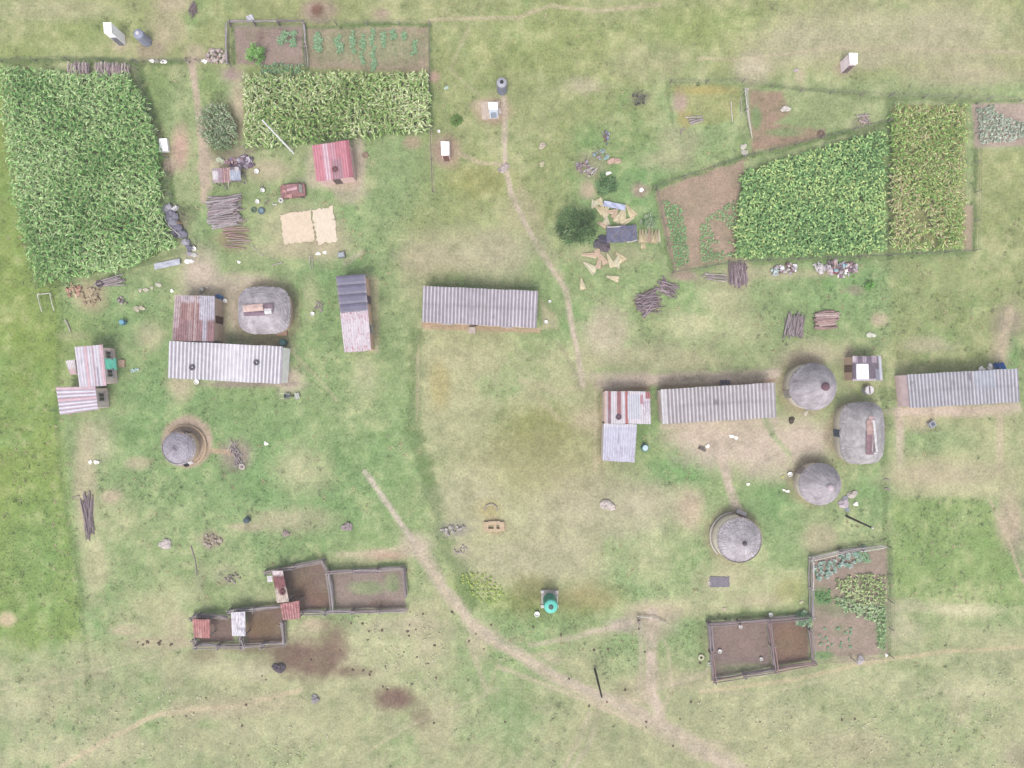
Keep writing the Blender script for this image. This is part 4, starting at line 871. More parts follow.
x, y, _ = P(499, 112); MB(A(240, 226, 220)).box((x, y, .18), (.45, .5, .3), .2).build('step', 'stone', b)

# ------------------------------------------------------------------ tanks
def tank(name, label, px, py, r, h, col, lidcol, hole=None):
    x, y, _ = P(px, py)
    b = thing(name, label, 'water tank', (x, y, 0))
    prof = [(r * .98, -.03)]
    nb = 6
    for i in range(nb):
        z0 = h * .88 * i / nb
        prof += [(r, z0 + .03), (r, z0 + h * .88 / nb - .06), (r * .965, z0 + h * .88 / nb - .02)]
    prof += [(r * .93, h * .92), (r * .7, h * .97), (r * .35, h)]
    MB(col).lathe((x, y, 0), prof, 28).build('body', 'plastic', b, smooth=False)
    MB(lidcol).lathe((x, y, h - .04), [(r * .36, 0), (r * .36, .1), (r * .3, .13), (.02, .14)], 18).build('lid', 'plastic', b)
    if hole: MB(hole).lathe((x + r * .5, y, h * .945), [(.13, -.06), (.13, .1), (.02, .11)], 12).build('inlet', 'plastic', b)
    return b
x, y, _ = P(549.5, 598)
b = thing('tank_stand', 'pale concrete tank stand with white corner blocks', 'stand', (x, y, 0))
MB(A(206, 198, 190)).box((x, y, .12), (1.85, 1.85, .34), -.04).build('plinth', 'stone', b)
for i, (dx, dy) in enumerate(((-.8, .78), (.78, .76), (-.8, -.8), (.78, -.78))):
    MB(A(240, 234, 232)).box((x + dx, y + dy, .36), (.34, .3, .2), .05).build('corner_block', 'stone', b)
t_ = tank('water_tank', 'ribbed turquoise-green water tank on its concrete stand', 549.6, 599, .74, 2.5, A(48, 172, 140), A(30, 70, 66), A(40, 110, 100))
for ch in t_.children:
    pass
t_.location.z = .29
x, y = t_.location[0], t_.location[1]
MB(A(110, 226, 206)).lathe((x, y, .29), [(.73, 2.22), (.745, 2.3), (.66, 2.44), (.4, 2.51), (.27, 2.525)], 28, close=False).build('shoulder', 'plastic', t_)
tank('water_tank', 'faded grey water tank with a white top near the tall outhouse', 147, 42, .56, 2.0, A(166, 170, 192), A(234, 230, 234))  # white lid colour is the highlight on the tank top, painted in
b = tank('water_tank', 'dark-holed grey water tank above the concrete toilet slab', 502, 90.5, .56, 2.2, A(150, 154, 174), A(30, 28, 34))
x, y = b.location[0], b.location[1]
MB(A(186, 186, 198)).lathe((x, y, 0), [(.55, 1.98), (.56, 2.02), (.5, 2.14), (.3, 2.215), (.21, 2.225)], 24, close=False).build('shoulder', 'plastic', b)
x, y, _ = P(866, 390); b = thing('water_drum', 'squat white drum below the patchwork shed', 'drum', (x, y, 0))
MB(A(200, 200, 206)).lathe((x, y, 0), [(.5, -.03), (.52, .1), (.5, .35), (.52, .4), (.5, .75), (.46, .8)], 20).build('body', 'plastic', b)
MB(A(246, 240, 242)).lathe((x, y, .78), [(.45, 0), (.45, .05), (.02, .07)], 20).build('lid', 'plastic', b)
MB(A(110, 100, 105)).box((x - .02, y, .87), (.1, .8, .05), .1).build('strap', 'wood', b)

# ------------------------------------------------------------------ poles
def pole(label, p0, p1, h, r=.11, col=A(92, 84, 78), arms=False, white=False):
    a, t = P(*p0), P(*p1, h)
    b = thing('utility_pole', label, 'pole', a)
    MB(col).tube([(a[0], a[1], -.2), lerp(a, t, .5), t], [r * 1.2, r, r * .8], 9).build('post', 'wood', b)
    u = unit2(a, t); n = (-u[1], u[0])
    if arms:
        MB(A(110, 100, 95)).tube([(t[0] - n[0] * .35, t[1] - n[1] * .35, h - .3), (t[0] + n[0] * .35, t[1] + n[1] * .35, h - .3)], .05, 6).build('crossarm', 'wood', b)
    if white:
        MB(A(230, 226, 220)).lathe((t[0], t[1], h - .05), [(.12, 0), (.13, .1), (.05, .2)], 10).build('pole_cap', 'plastic', b)
    return b
pole('dark utility pole standing where the sandy tracks meet', (595, 669.5), (601.8, 697), 6.7)
pole('dark utility pole near the stones and round huts', (846.5, 516), (872.5, 528), 5.6, white=True)
pole('pale grey pole rising at the edge of the pale maize', (293.5, 153), (262.5, 120.5), 9.8, .09, (.75, .75, .76))
#PART3
# ------------------------------------------------------------------ kraals and fences
def logmesh(name, n=7, seg=6, bend=.05, seed=0, col=A(150, 136, 132)):
    random.seed(900 + seed)
    mb = MB(col)
    y0, z0 = U(-bend, bend), U(-bend, bend) * .5
    pts = [(k / seg - .5, y0 * math.sin(math.pi * k / seg) + U(-.008, .008), z0 * math.sin(math.pi * k / seg)) for k in range(seg + 1)]
    mb.tube(pts, [.055 * (1.1 - .35 * k / seg) * U(.9, 1.1) for k in range(seg + 1)], n)
    mb.c = [vary(col, .16) for _ in mb.c]
    return mb.mesh(name, 'wood', smooth=False)
LOGS = [logmesh('log', seed=i, col=c) for i, c in enumerate([A(182, 171, 172), A(168, 153, 156), A(194, 184, 186), A(150, 136, 138), A(186, 170, 166)])]
DLOGS = [logmesh('branch', bend=.14, seed=20 + i, col=c) for i, c in enumerate([A(158, 138, 144), A(174, 154, 160), A(140, 120, 126), A(186, 168, 172)])]
BLOGS = [logmesh('pole', bend=.03, seed=40 + i, col=c) for i, c in enumerate([A(200, 168, 162), A(214, 188, 182), A(180, 148, 144)])]
TLOGS = [logmesh('stick', bend=.08, seed=60 + i, col=c) for i, c in enumerate([A(222, 214, 202), A(200, 190, 178), A(236, 230, 222)])]
def setlog(parent, name, a, b, r, meshes):
    a, b = np.array(a, float), np.array(b, float); d = b - a; L = np.linalg.norm(d)
    rot = (0, -math.asin(max(-1, min(1, d[2] / L))), math.atan2(d[1], d[0]))
    return spawn(name, random.choice(meshes), tuple((a + b) / 2), rot, (L, r / .055, r / .055), parent=parent)
def rail_fence(name, label, cat, runs, ht=1.15, band=.36, step=3.0, tiers=2, meshes=None, postr=.07, group=None):
    meshes = meshes or LOGS
    p0 = P(*runs[0][0]); b = thing(name, label, cat, p0, group)
    for pts in runs:
        w = [P(*p) for p in pts]
        for a, c in zip(w[:-1], w[1:]):
            L = math.dist(a[:2], c[:2]); k = max(1, round(L / step)); u = unit2(a, c); nrm = (-u[1], u[0])
            for i in range(k):
                s, e = lerp(a, c, i / k), lerp(a, c, (i + 1) / k)
                for side in ((-1, 1) if band > 0 else (0,)):
                    px_, py_ = s[0] + nrm[0] * side * band / 2, s[1] + nrm[1] * side * band / 2
                    setlog(b, 'post', (px_, py_, -.2), (px_ + U(-.06, .06), py_ + U(-.06, .06), ht * U(.95, 1.2)), postr, meshes)
                    for t in range(tiers):
                        z = ht * (t + .7) / tiers
                        j = lambda: U(-.07, .07)
                        o1 = side * band * U(.18, .42)
                        setlog(b, 'rail', (s[0] - u[0] * .2 + nrm[0] * o1 + j(), s[1] - u[1] * .2 + nrm[1] * o1 + j(), z + j()),
                               (e[0] + u[0] * .2 + nrm[0] * o1 + j(), e[1] + u[1] * .2 + nrm[1] * o1 + j(), z + j()), U(.045, .08), meshes)
                if band > .3:
                    setlog(b, 'rail', (s[0], s[1], ht * .3 + U(-.1, .1)), (e[0], e[1], ht * .35 + U(-.1, .1)), U(.1, .15), meshes)
    return b
rail_fence('kraal_fence', 'double pole fence round the brown pen and the grassy pen beside it', 'fence', [[(268, 571), (324, 560), (329.5, 572)], [(329.5, 572), (334, 607)], [(329.5, 571), (404, 567)], [(405, 569), (407, 594)], [(301, 611), (407, 608.5)]], group='pole fences round the pens')
rail_fence('kraal_fence', 'dark pole fence round the pen between red and white sheds', 'fence', [[(195, 616), (201, 614), (229, 615.5)], [(232, 610), (281, 604.5)], [(284.5, 621), (286.5, 642)], [(199, 644), (244, 644), (286, 641.5)], [(197, 638), (199, 644)], [(243, 636), (245, 645)]], group='pole fences round the pens')
rail_fence('kraal_fence', 'reddish pole fence round the two brown pens below the fenced garden', 'fence', [[(708, 622), (766, 618.5), (804, 615)], [(767, 620), (773, 666)], [(707.5, 622), (712.5, 678)], [(712.5, 678), (773, 668), (812, 661)], [(808, 628), (811, 661)]], meshes=[LOGS[1], LOGS[3], LOGS[0], BLOGS[2]], group='pole fences round the pens')
rail_fence('garden_fence', 'pale grey pole fence along two sides of the vegetable garden', 'fence', [[(810, 615), (809.5, 558)], [(809.5, 558), (838, 551), (880, 545)]], ht=1.0, band=.3, meshes=[LOGS[2], LOGS[0], TLOGS[2]])
rail_fence('pole_fence', 'weathered whitish pole fence beside the reddish soil plot', 'fence', [[(745, 92), (746, 112), (750, 138)]], ht=.9, band=.22, tiers=1, meshes=[TLOGS[2], TLOGS[0]])
def wire_fence(label, pts, step=3.2, ht=1.1, closed=False, cat='fence', col=A(140, 130, 120)):
    w = [P(*p) for p in pts]
    b = thing('wire_fence', label, cat, w[0], 'wire fences')
    tops = []
    for i, (a, c) in enumerate(zip(w[:-1], w[1:])):
        L = math.dist(a[:2], c[:2]); k = max(1, round(L / step))
        for j in range(k + (1 if i == len(w) - 2 else 0)):
            s = lerp(a, c, j / k)
            setlog(b, 'post', (s[0], s[1], -.2), (s[0] + U(-.05, .05), s[1] + U(-.05, .05), ht * U(.95, 1.1)), .05, LOGS)
            tops.append(s)
    for z in (.35, .7, 1.0):
        MB(A(120, 116, 112)).tube([(p[0], p[1], z * ht) for p in tops], .012, 4).build('wire', 'metal', b)
    return b
wire_fence('wire fence between the largest maize field and the grass strip', [(137, 70), (152, 108), (168, 158), (172, 196), (184, 214), (196, 246)])
wire_fence('wire fence along the top of the largest maize field', [(2, 62), (70, 61), (137, 63), (190, 63)])
wire_fence('wire fence round the two soil beds above the pale maize', [(231, 66), (231, 27), (305, 25), (430, 25), (430, 130), (340, 137), (246, 149)])
rail_fence('bed_fence', 'weathered low fence round the smaller brown soil bed', 'fence', [[(228, 64), (228, 27)], [(231, 24), (303, 23)], [(305, 26), (308, 68)]], ht=.7, band=.2, tiers=1)
wire_fence('wire fence along the upper edge of the bright green crop', [(653, 188), (745, 157), (820, 139), (888, 121)])
wire_fence('wire fence below the bright green crop and patchy field', [(656, 190), (673, 273), (738, 262), (888, 256), (974, 251), (976, 104)])
wire_fence('wire fence along the dry pasture above the patchy maize', [(670, 84), (742, 83), (800, 92), (890, 97), (1020, 101)])
wire_fence('wire fence closing the vegetable garden on its two open sides', [(887, 546), (889, 600), (889, 655), (850, 657), (813, 660)])
wire_fence('wire fence down from the pale maize past the white outhouse', [(431, 130), (432, 160), (433, 192)])
# gate bits by the footpath
b = thing('gate', 'open grey pole gate where the footpath leaves the yard', 'gate', P(191, 62))
for a, c in (((185, 58), (190, 64)), ((195, 59), (200, 63))):
    setlog(b, 'rail', P(*a, .5), P(*c, .6), .05, LOGS); setlog(b, 'post', P(*a, -.1), P(*a, 1.1), .07, LOGS)
b = thing('gate', 'pale pole gate lying open at the end of the sandy track', 'gate', P(640, 617))
for a, c in (((637, 616), (653, 618)), ((640, 621), (640, 632)), ((653, 617), (668, 624))):
    setlog(b, 'rail', P(*a, .3), P(*c, .3), .06, TLOGS)
setlog(b, 'post', P(640, 621, -.1), P(640, 621, 1.0), .09, DLOGS)

# pen sheds
def pen_shed(label, px, h, colf, ribs=8, m='rust', amp=.03, nv=10):
    q = [P(x, y, h + .12 * (i < 2)) for i, (x, y) in enumerate(px)]
    b = thing('pen_shed', label, 'shed', (sum(p[0] for p in q) / 4, sum(p[1] for p in q) / 4, 0), 'animal sheds on the pens')
    sheet_roof(b, q, ribs, colf, amp, nv=nv, m=m)
    for p in inset(q, .12): setlog(b, 'post', (p[0], p[1], -.2), (p[0], p[1], p[2] - .05), .07, LOGS)
    w = inset(q, .2); mb = MB(A(126, 108, 104))
    mb.prism([w[0][:2], w[3][:2], lerp(w[3], w[2], .12)[:2], lerp(w[0], w[1], .12)[:2]], -.1, h - .1)
    mb.build('side_wall', 'wood', b)
    return b
RU = [A(186, 118, 114), A(204, 144, 140), A(182, 118, 116), A(214, 164, 156)]
pen_shed('small rusty red shed at the end of the narrow pen', [(192.3, 619), (210, 619.5), (210, 638), (194, 637.5)], 1.7, lambda u, v, h: vary(A(214, 170, 160) if (v > .5 and abs(u - .4) < .12 and RNG.random() < .8) else RU[0] if .4 < v < .5 else RU[1] if h else RU[2], .1), 7)
pen_shed('small white patched shed between the two pens', [(231, 612.5), (245, 611.5), (245.5, 636), (232, 636)], 1.7, lambda u, v, h: vary(A(176, 166, 182) if RNG.random() < .2 or .62 < v < .75 and u > .4 else A(236, 230, 238), .05), 5, 'metal')
pen_shed('narrow shed roofed in white and dark rusty sheets', [(272, 571), (282.5, 570.5), (289, 601.5), (277, 603)], 1.8, lambda u, v, h: vary(A(236, 220, 222) if v < .2 else (A(150, 96, 98) if (v < .55 or (abs(u - .55) < .25 and abs(v - .65) < .12)) else A(224, 206, 192)), .1), 6)
pen_shed('square rusty pink shed at the corner of two pens', [(280, 604), (299, 600.5), (300.5, 618.5), (283, 620)], 1.8, lambda u, v, h: vary(random.choice([A(190, 118, 116), A(206, 146, 144), A(214, 168, 166)]) if h else A(170, 110, 110), .07), 7)

# ------------------------------------------------------------------ wood piles
def logs(name, label, group, px, py, w, h, rot, n, L, r, meshes, layers=3, wild=.06, cat='log', zr=.1):
    cx, cy, _ = P(px, py); per = math.ceil(n / layers); k = 0
    c, s = math.cos(R(rot)), math.sin(R(rot))
    for l in range(layers):
        m = max(1, int(per * (1 - .12 * l)))
        for i in range(m):
            off = ((i + .5) / m - .5) * h * S * (1 - .1 * l) + U(-.05, .05); sh = U(-.12, .12) * w * S
            a = R(rot) + U(-wild, wild) * 2
            rr = r * U(.75, 1.3)
            spawn(name, random.choice(meshes), (cx + sh * c - off * s, cy + sh * s + off * c, rr + l * r * 1.8), (U(-3, 3), U(-.03, .03) * (1 + wild * 8), a), (L * U(.7, 1.1), rr / .055, rr / .055), label, cat, group)
logs('log', 'grey-mauve pole in the big woodpile below the scrap shed', 'poles in the big woodpile', 225, 211, 30, 31, 8, 84, 3.4, .085, [LOGS[0], LOGS[1], LOGS[2], DLOGS[1], DLOGS[3]], 3, .1, 'pole')
logs('log', 'brown half-buried pole below the big woodpile', 'loose poles below the woodpile', 238, 235, 28, 26, 6, 12, 2.7, .06, [BLOGS[0], BLOGS[2], LOGS[4]], 1, .12, 'pole')
logs('branch', 'dark branch in the larger brushwood heap', 'branches of the larger brushwood heap', 648, 303, 26, 20, 22, 84, 2.5, .05, DLOGS + [LOGS[1]], 4, .3, 'branch')
logs('branch', 'dark branch in the smaller brushwood heap', 'branches of the smaller brushwood heap', 667.5, 288.5, 22, 13, -28, 40, 2.2, .05, DLOGS, 3, .35, 'branch')
logs('branch', 'dark upright-laid branch stacked at the corner of the green crop', 'branches stacked by the crop corner', 738, 274, 20, 18, 90, 56, 2.5, .06, DLOGS, 3, .15, 'branch')
logs('log', 'thin grey pole in the stack laid towards the huts', 'poles in the grey stack', 794, 325, 22, 19, 84, 54, 2.4, .07, [LOGS[0], LOGS[1], LOGS[3], DLOGS[1]], 3, .12, 'pole')
logs('log', 'thick pinkish log in the small neat stack beside the grey stack', 'logs in the pinkish stack', 826, 320.5, 24, 17, 3, 20, 2.5, .13, [BLOGS[0], BLOGS[1], BLOGS[2]], 2, .04, 'log')
logs('log', 'long dark pole in the narrow pile on the dry strip', 'poles in the narrow pile', 88.5, 516, 44, 9, -84, 26, 4.4, .05, [DLOGS[0], DLOGS[1], LOGS[1], LOGS[3]], 2, .07, 'pole')
logs('log', 'dark log stacked along the lower edge of the largest maize field', 'logs by the maize edge', 112, 281.5, 36, 9, 9, 12, 3.3, .08, [DLOGS[0], DLOGS[1], LOGS[3], LOGS[0]], 2, .08, 'log')
logs('stick', 'pale crooked stick on the rubbish-strewn patch', 'pale sticks by the rubbish patch', 591, 171, 14, 10, 60, 7, 1.3, .06, TLOGS, 1, .4, 'stick')
logs('branch', 'dark stick in the burnt brush heap on the pasture', 'sticks of the brush heap', 193.5, 10, 18, 9, 10, 26, 1.0, .05, [DLOGS[0], DLOGS[2]], 2, .9, 'stick')
logs('stick', 'grey plank on the orange-brown grass plot', 'grey planks on the orange plot', 695, 120, 16, 8, 8, 6, 1.6, .08, [TLOGS[1], TLOGS[0], LOGS[0]], 2, .12, 'plank')
logs('stick', 'pinkish stick in the small heap above the bright green crop', 'sticks above the crop', 863.5, 119.5, 16, 9, 15, 14, 1.4, .05, [TLOGS[0], BLOGS[1], DLOGS[1]], 2, .6, 'stick')
logs('stick', 'pale pole leaning on the frame by the brushwood', 'pale poles by the brushwood', 716, 277, 26, 7, -9, 9, 2.7, .05, [TLOGS[1], TLOGS[0], LOGS[0], DLOGS[3]], 2, .1, 'pole')
logs('stick', 'stick in the small scatter between hut and two-tone shed', 'sticks between hut and shed', 319.5, 306, 12, 9, 20, 10, 1.0, .04, [DLOGS[1], DLOGS[3], TLOGS[1]], 1, .9, 'stick')
logs('stick', 'pale stick by the pile of poles near the small hut', 'sticks near the small hut', 236, 454, 22, 22, 20, 30, 1.5, .045, TLOGS + LOGS + DLOGS, 1, 1.2, 'stick')
def one_log(label, p, q, r, meshes, name='log', cat='pole', z=.06):
    a, c = P(*p), P(*q)
    o = setlog(None, name, (a[0], a[1], z), (c[0], c[1], z), r, meshes)
    return tag(o, label, cat)
one_log('short grey plank lying in grass above the two-winged house', (65.5, 320), (71, 332), .1, TLOGS, 'plank', 'plank')
one_log('pale pole lying alone beside the post line of the orange plot', (731, 102), (732.5, 122), .05, TLOGS)
one_log('pale pole lying just inside the whitish pole fence', (740.5, 98), (741.5, 116), .06, TLOGS)
one_log('dark charred stick below the grey planks', (680.5, 134), (684.5, 128), .07, DLOGS, 'stick', 'stick')
one_log('long thin stick near the lower woodpile', (252, 246), (264, 256), .04, TLOGS, 'stick', 'stick')
one_log('bent whitish stick on the lawn above the squarish hut', (272, 265.5), (283, 262.5), .07, TLOGS, 'stick', 'stick')
one_log('dark fallen stick beside the two rails near the right-hand pole', (883.5, 479.5), (890, 480.5), .05, DLOGS, 'stick', 'stick')
one_log('dark fallen stick pointing at the right-hand pole', (884, 488.5), (890.5, 491.5), .07, DLOGS, 'stick', 'stick')
one_log('dark pole lying beside the small brown ruin', (191, 546), (197, 575), .05, DLOGS)
one_log('long brown stick across the dry strip', (72, 499), (80, 496), .05, DLOGS, 'stick', 'stick')
b = thing('pipe_stand', 'thin pale U-shaped frame standing open in the grass', 'frame', P(45, 303))
for a, c in (((37.5, 294), (50, 293)), ((37.5, 294), (42, 312)), ((50, 293), (54, 311))):
    setlog(b, 'bar', P(*a, .35), P(*c, .3), .055, [TLOGS[2]])
b = thing('pipe_stand', 'two thin parallel pale rails lying above the two-tone shed', 'frame', P(311, 262))
for a, c in (((309.5, 255.5), (310.5, 270)), ((312, 255.5), (313, 269.5)), ((309.5, 256), (312, 256))):
    setlog(b, 'bar', P(*a, .1), P(*c, .1), .04, [TLOGS[1], TLOGS[0]])

# straw sheaves
def sheaf_mesh(seed, flare, tone):
    random.seed(seed); mb = MB(tone)
    for i in range(26):
        t = (i + .5) / 26 - .5; k = U(-.5, .5)
        L = U(.92, 1.04)
        mb.tube([(-.5, t * .12, .05 + k * .06), (0, t * (.12 + flare * .4), .07 + k * .1), (-.5 + L, t * (.12 + flare) + U(-.02, .02), .05 + k * .1)], [.016, .02, .026], 4, vary(tone, .16))
    mb.add([(-.5, -.06, .03), (-.5, .06, .03), (.42, (.12 + flare) * .5, .03), (.42, -(.12 + flare) * .5, .03), (-.5, -.06, .07), (-.5, .06, .07), (.42, (.12 + flare) * .5, .07), (.42, -(.12 + flare) * .5, .07)], [(0, 1, 2, 3), (7, 6, 5, 4), (0, 4, 5, 1), (1, 5, 6, 2), (2, 6, 7, 3), (3, 7, 4, 0)], tone)
    mb.torus((-.32, 0, .06), .01, .02, 6, 4, A(190, 160, 110))
    return mb.mesh('straw_sheaf', 'cloth')
SHEAF = [sheaf_mesh(i, f, t) for i, (f, t) in enumerate([(.42, A(255, 240, 204)), (.55, A(250, 232, 192)), (.62, A(255, 246, 214)), (.36, A(248, 220, 194))])]
random.seed(5)
GS = 'straw sheaves round the tarpaulin'
for x, y, a, L, k, lab in [(594, 205, 60, .9, 2, 'u'), (601, 203.5, 115, 1.1, 0, 'u'), (599.5, 209.5, -35, 1.1, 1, 'u'), (607, 208, 90, .8, 0, 'u'), (604, 213, -60, .9, 0, 'u'), (610, 212, 0, 1.5, 3, 'u'), (606, 221, -95, 1.1, 2, 'u'), (619, 216, 240, 1.5, 0, 'u'), (623.5, 214, 260, 1.4, 0, 'u'), (630, 211, -55, 1.5, 1, 'u'), (627, 221, 205, 1.5, 0, 'u'), (615, 213.5, 250, 1.0, 3, 'u'), (602, 224.5, -20, 1.0, 3, 'u'),
                        (589, 255, -3, 1.6, 3, 'l'), (589.5, 267, -38, 1.6, 2, 'l'), (598.5, 255, 110, 1.2, 3, 'l'), (599, 262, -100, 1.4, 3, 'l'), (603, 259, -60, 1.2, 3, 'l'), (610, 260.5, -65, 1.5, 0, 'l'), (617, 260.5, -110, 1.5, 2, 'l'), (620, 257, -50, 1.2, 1, 'l'), (612.5, 278, -15, 1.3, 0, 'f'), (582, 284, -80, 1.2, 0, 'f')]:
    lb = {'u': 'flared yellow straw sheaf lying above the tarpaulin', 'l': 'flared pale straw sheaf lying below the tarpaulin', 'f': ('straw sheaf lying alone between corrugated house and sheaves' if x < 600 else 'straw sheaf lying apart just below the other sheaves')}[lb_] if (lb_ := lab) else ''
    spawn('straw_sheaf', SHEAF[k], P(x, y, .02), (0, 0, R(a)), (L * 1.05, 1.35, 1.6), lb, 'straw sheaf', GS)
for i, x in enumerate(np.linspace(640, 658, 7)):
    spawn('straw_sheaf', SHEAF[i % 4], P(x, 236 + U(-1, 1), .05 + .2 * (i % 2)), (0, 0, R(-92 + U(-8, 8))), (1.5, .9, 2), 'straw sheaf stacked in the row touching the tarpaulin', 'straw sheaf', 'straw sheaves stacked in a row')
spawn('straw_sheaf', SHEAF[1], P(643, 244, .05), (0, 0, R(-85)), (1.1, .9, 1.6), 'short straw sheaf sticking out below the stacked row', 'straw sheaf', 'straw sheaves stacked in a row')
# brown stalk stacks at the head of the big field
for lab, x, y, w, h in (('broad brown stack of dry stalks at the head of the maize', 111, 69, 32, 14), ('small brown stack of dry stalks at the head of the maize', 77, 68, 20, 13)):
    mb = MB(); cx, cy, _ = P(x, y, .9)
    for i in range(int(w * 3.4)):
        t = U(-.5, .5); L = h * S * U(.75, 1.05); bz = U(.15, 1.0) * (1 - abs(t) ** 2)
        x0 = cx + t * w * S + U(-.05, .05); y0 = cy + h * S / 2 * U(.6, 1.05)
        mb.tube([(x0, y0, bz + .25), (x0 + U(-.1, .1), y0 - L * .5, bz + .3), (x0 + U(-.2, .2), y0 - L, bz)], .035, 4, vary(random.choice([A(236, 214, 212), A(222, 198, 202), A(244, 228, 218), A(204, 180, 186)]), .1))
    mb.lump((cx, cy, .35), (w * S * .47, h * S * .42, .6), 16, 7,   .06, A(190, 165, 166))
    mb.build('stalk_stack', 'wood', label=lab, cat='stack')

# ------------------------------------------------------------------ small things
def stone(label, px, py, r, col=A(214, 206, 196), flat=.55, group=None, name='stone', cat='stone', m='stone', el=1.2):
    x, y, _ = P(px, py)
    MB(col).lump((x, y, r * flat * .35), (r * el, r, r * flat * .8), 11, 6, .3).build(name, m, label=label, cat=cat, group=group)
def tub(label, px, py, r=.2, h=.32, col=A(244, 242, 240), name='tub', cat='tub', open_=True, inner=None, group=None, z=0):
    x, y, _ = P(px, py, z)
    mb = MB(col); ic = inner or mixc(col, (0, 0, 0), .15)
    pr = [(r * .82, 0), (r, h), (r * 1.06, h + .02), (r * .96, h + .03), (r * .8, .05)]
    mb.lathe((x, y, z - .01), pr, 16, cols=[col, col, col, ic, ic])
    o = mb.build(name, 'plastic', label=label, cat=cat, group=group)
    return o
def drum(label, px, py, r, h, col, lid, cat='drum', name='drum', z=0):
    x, y, _ = P(px, py)
    b = thing(name, label, cat, (x, y, 0))
    MB(col).lathe((x, y, 0), [(r * .95, -.02), (r, .05), (r, h * .33), (r * 1.04, h * .36), (r, h * .39), (r, h * .64), (r * 1.04, h * .67), (r, h * .7), (r, h), (r * .93, h + .02)], 18).build('body', 'plastic', b)
    MB(lid).lathe((x, y, h + .02), [(r * .8, 0), (r * .78, .05), (.02, .06)], 16).build('lid', 'plastic', b)
def tyre(label, px, py, h=0, r=.27, col=A(90, 84, 90), tilt=(0, 0, 0), rim=None):
    mb = MB(col); mb.torus((0, 0, .1), r, .11, 22, 8, sq=.85)
    if rim: mb.lathe((0, 0, .06), [(r * .75, 0), (r * .75, .06), (.06, .05), (.05, .0)], 14, rim)
    o = spawn('tyre', mb.mesh('tyre', 'rubber'), P(px, py, h), tilt, (1, 1, 1), label, 'tyre', 'old tyres')
def sheet(label, px, py, w, h, rot, col, z=.06, m='metal', name='metal_sheet', cat='sheet', wob=.05, ragged=.0, group=None, nx_=10, ny_=5, cols=None):
    cx, cy, _ = P(px, py, z); vs, cs = [], []
    c, s = math.cos(R(rot)), math.sin(R(rot)); w *= S; h *= S
    for i in range(nx_ + 1):
        for j in range(ny_ + 1):
            u, v = (i / nx_ - .5) * w, (j / ny_ - .5) * h
            ed = ragged if i in (0, nx_) or j in (0, ny_) else 0
            u += U(-ed, ed); v += U(-ed, ed)
            vs.append((cx + u * c - v * s, cy + u * s + v * c, z + U(-wob, wob) * .5 + wob * math.sin(i * 1.3 + j)))
            cs.append(vary(random.choice(cols) if cols else col, .07))
    k = ny_ + 1
    q = [(i * k + j, (i + 1) * k + j, (i + 1) * k + j + 1, i * k + j + 1) for i in range(nx_) for j in range(ny_)]
    nv = len(vs); mb = MB()
    mb.add(vs + [(x, y, zz - .03) for x, y, zz in vs], q + [tuple(nv + t for t in reversed(f)) for f in q], cs * 2)
    rim = [i * k for i in range(nx_ + 1)] + [nx_ * k + j for j in range(1, k)] + [i * k + ny_ for i in range(nx_ - 1, -1, -1)] + [j for j in range(ny_ - 1, 0, -1)]
    mb.f += [(rim[i], rim[(i + 1) % len(rim)], nv + rim[(i + 1) % len(rim)], nv + rim[i]) for i in range(len(rim))]
    return mb.build(name, m, label=label, cat=cat, group=group)
WH = (.78, .77, .75)
for lab, x, y in [('dark tyre holding down the white roof near its middle', 192.3, 367.5), ('dark tyre holding down the white roof towards its plain end', 256.5, 362.5)]: tyre(lab, x, y, 2.72, .21, A(110, 104, 112))
tyre('rust-brown tyre on the faded red roof', 335, 169.5, 2.34, .21, A(130, 80, 84))
tyre('dark tyre on the rust-streaked white roof', 618.5, 417, 2.56, .2, A(110, 90, 104))
tyre('dark rusty tyre on the narrow pen shed roof', 283, 592, 1.93, .2, A(128, 76, 80))
tyre('blue-rimmed tyre lying on the lawn', 261.5, 211, 0, .3, A(104, 124, 134), rim=A(150, 176, 186))
tyre('dark tyre sunk in grass beside the blue-rimmed tyre', 254, 210, 0, .22, A(96, 124, 100))
tyre('white-painted tyre at the end of the rusty hulk', 281.3, 200.5, 0, .2, A(232, 228, 226))
tyre('brown tyre on the reddish soil by the bright green crop', 821, 134, 0, .3, A(130, 104, 98))
tyre('sandy tyre ring lying in a bare spot beside the red roof', 365.5, 155.5, 0, .25, A(170, 140, 126))
tyre('pale ring lying just outside the reddish pen fence', 701, 657, 0, .25, A(220, 216, 180))
tyre('whitish tyre lying among sticks near the small hut', 242.3, 466.5, 0, .24, A(214, 200, 192))
tyre('dark tyre leaning among logs by the maize edge', 100, 284, .2, .3, A(100, 84, 96))
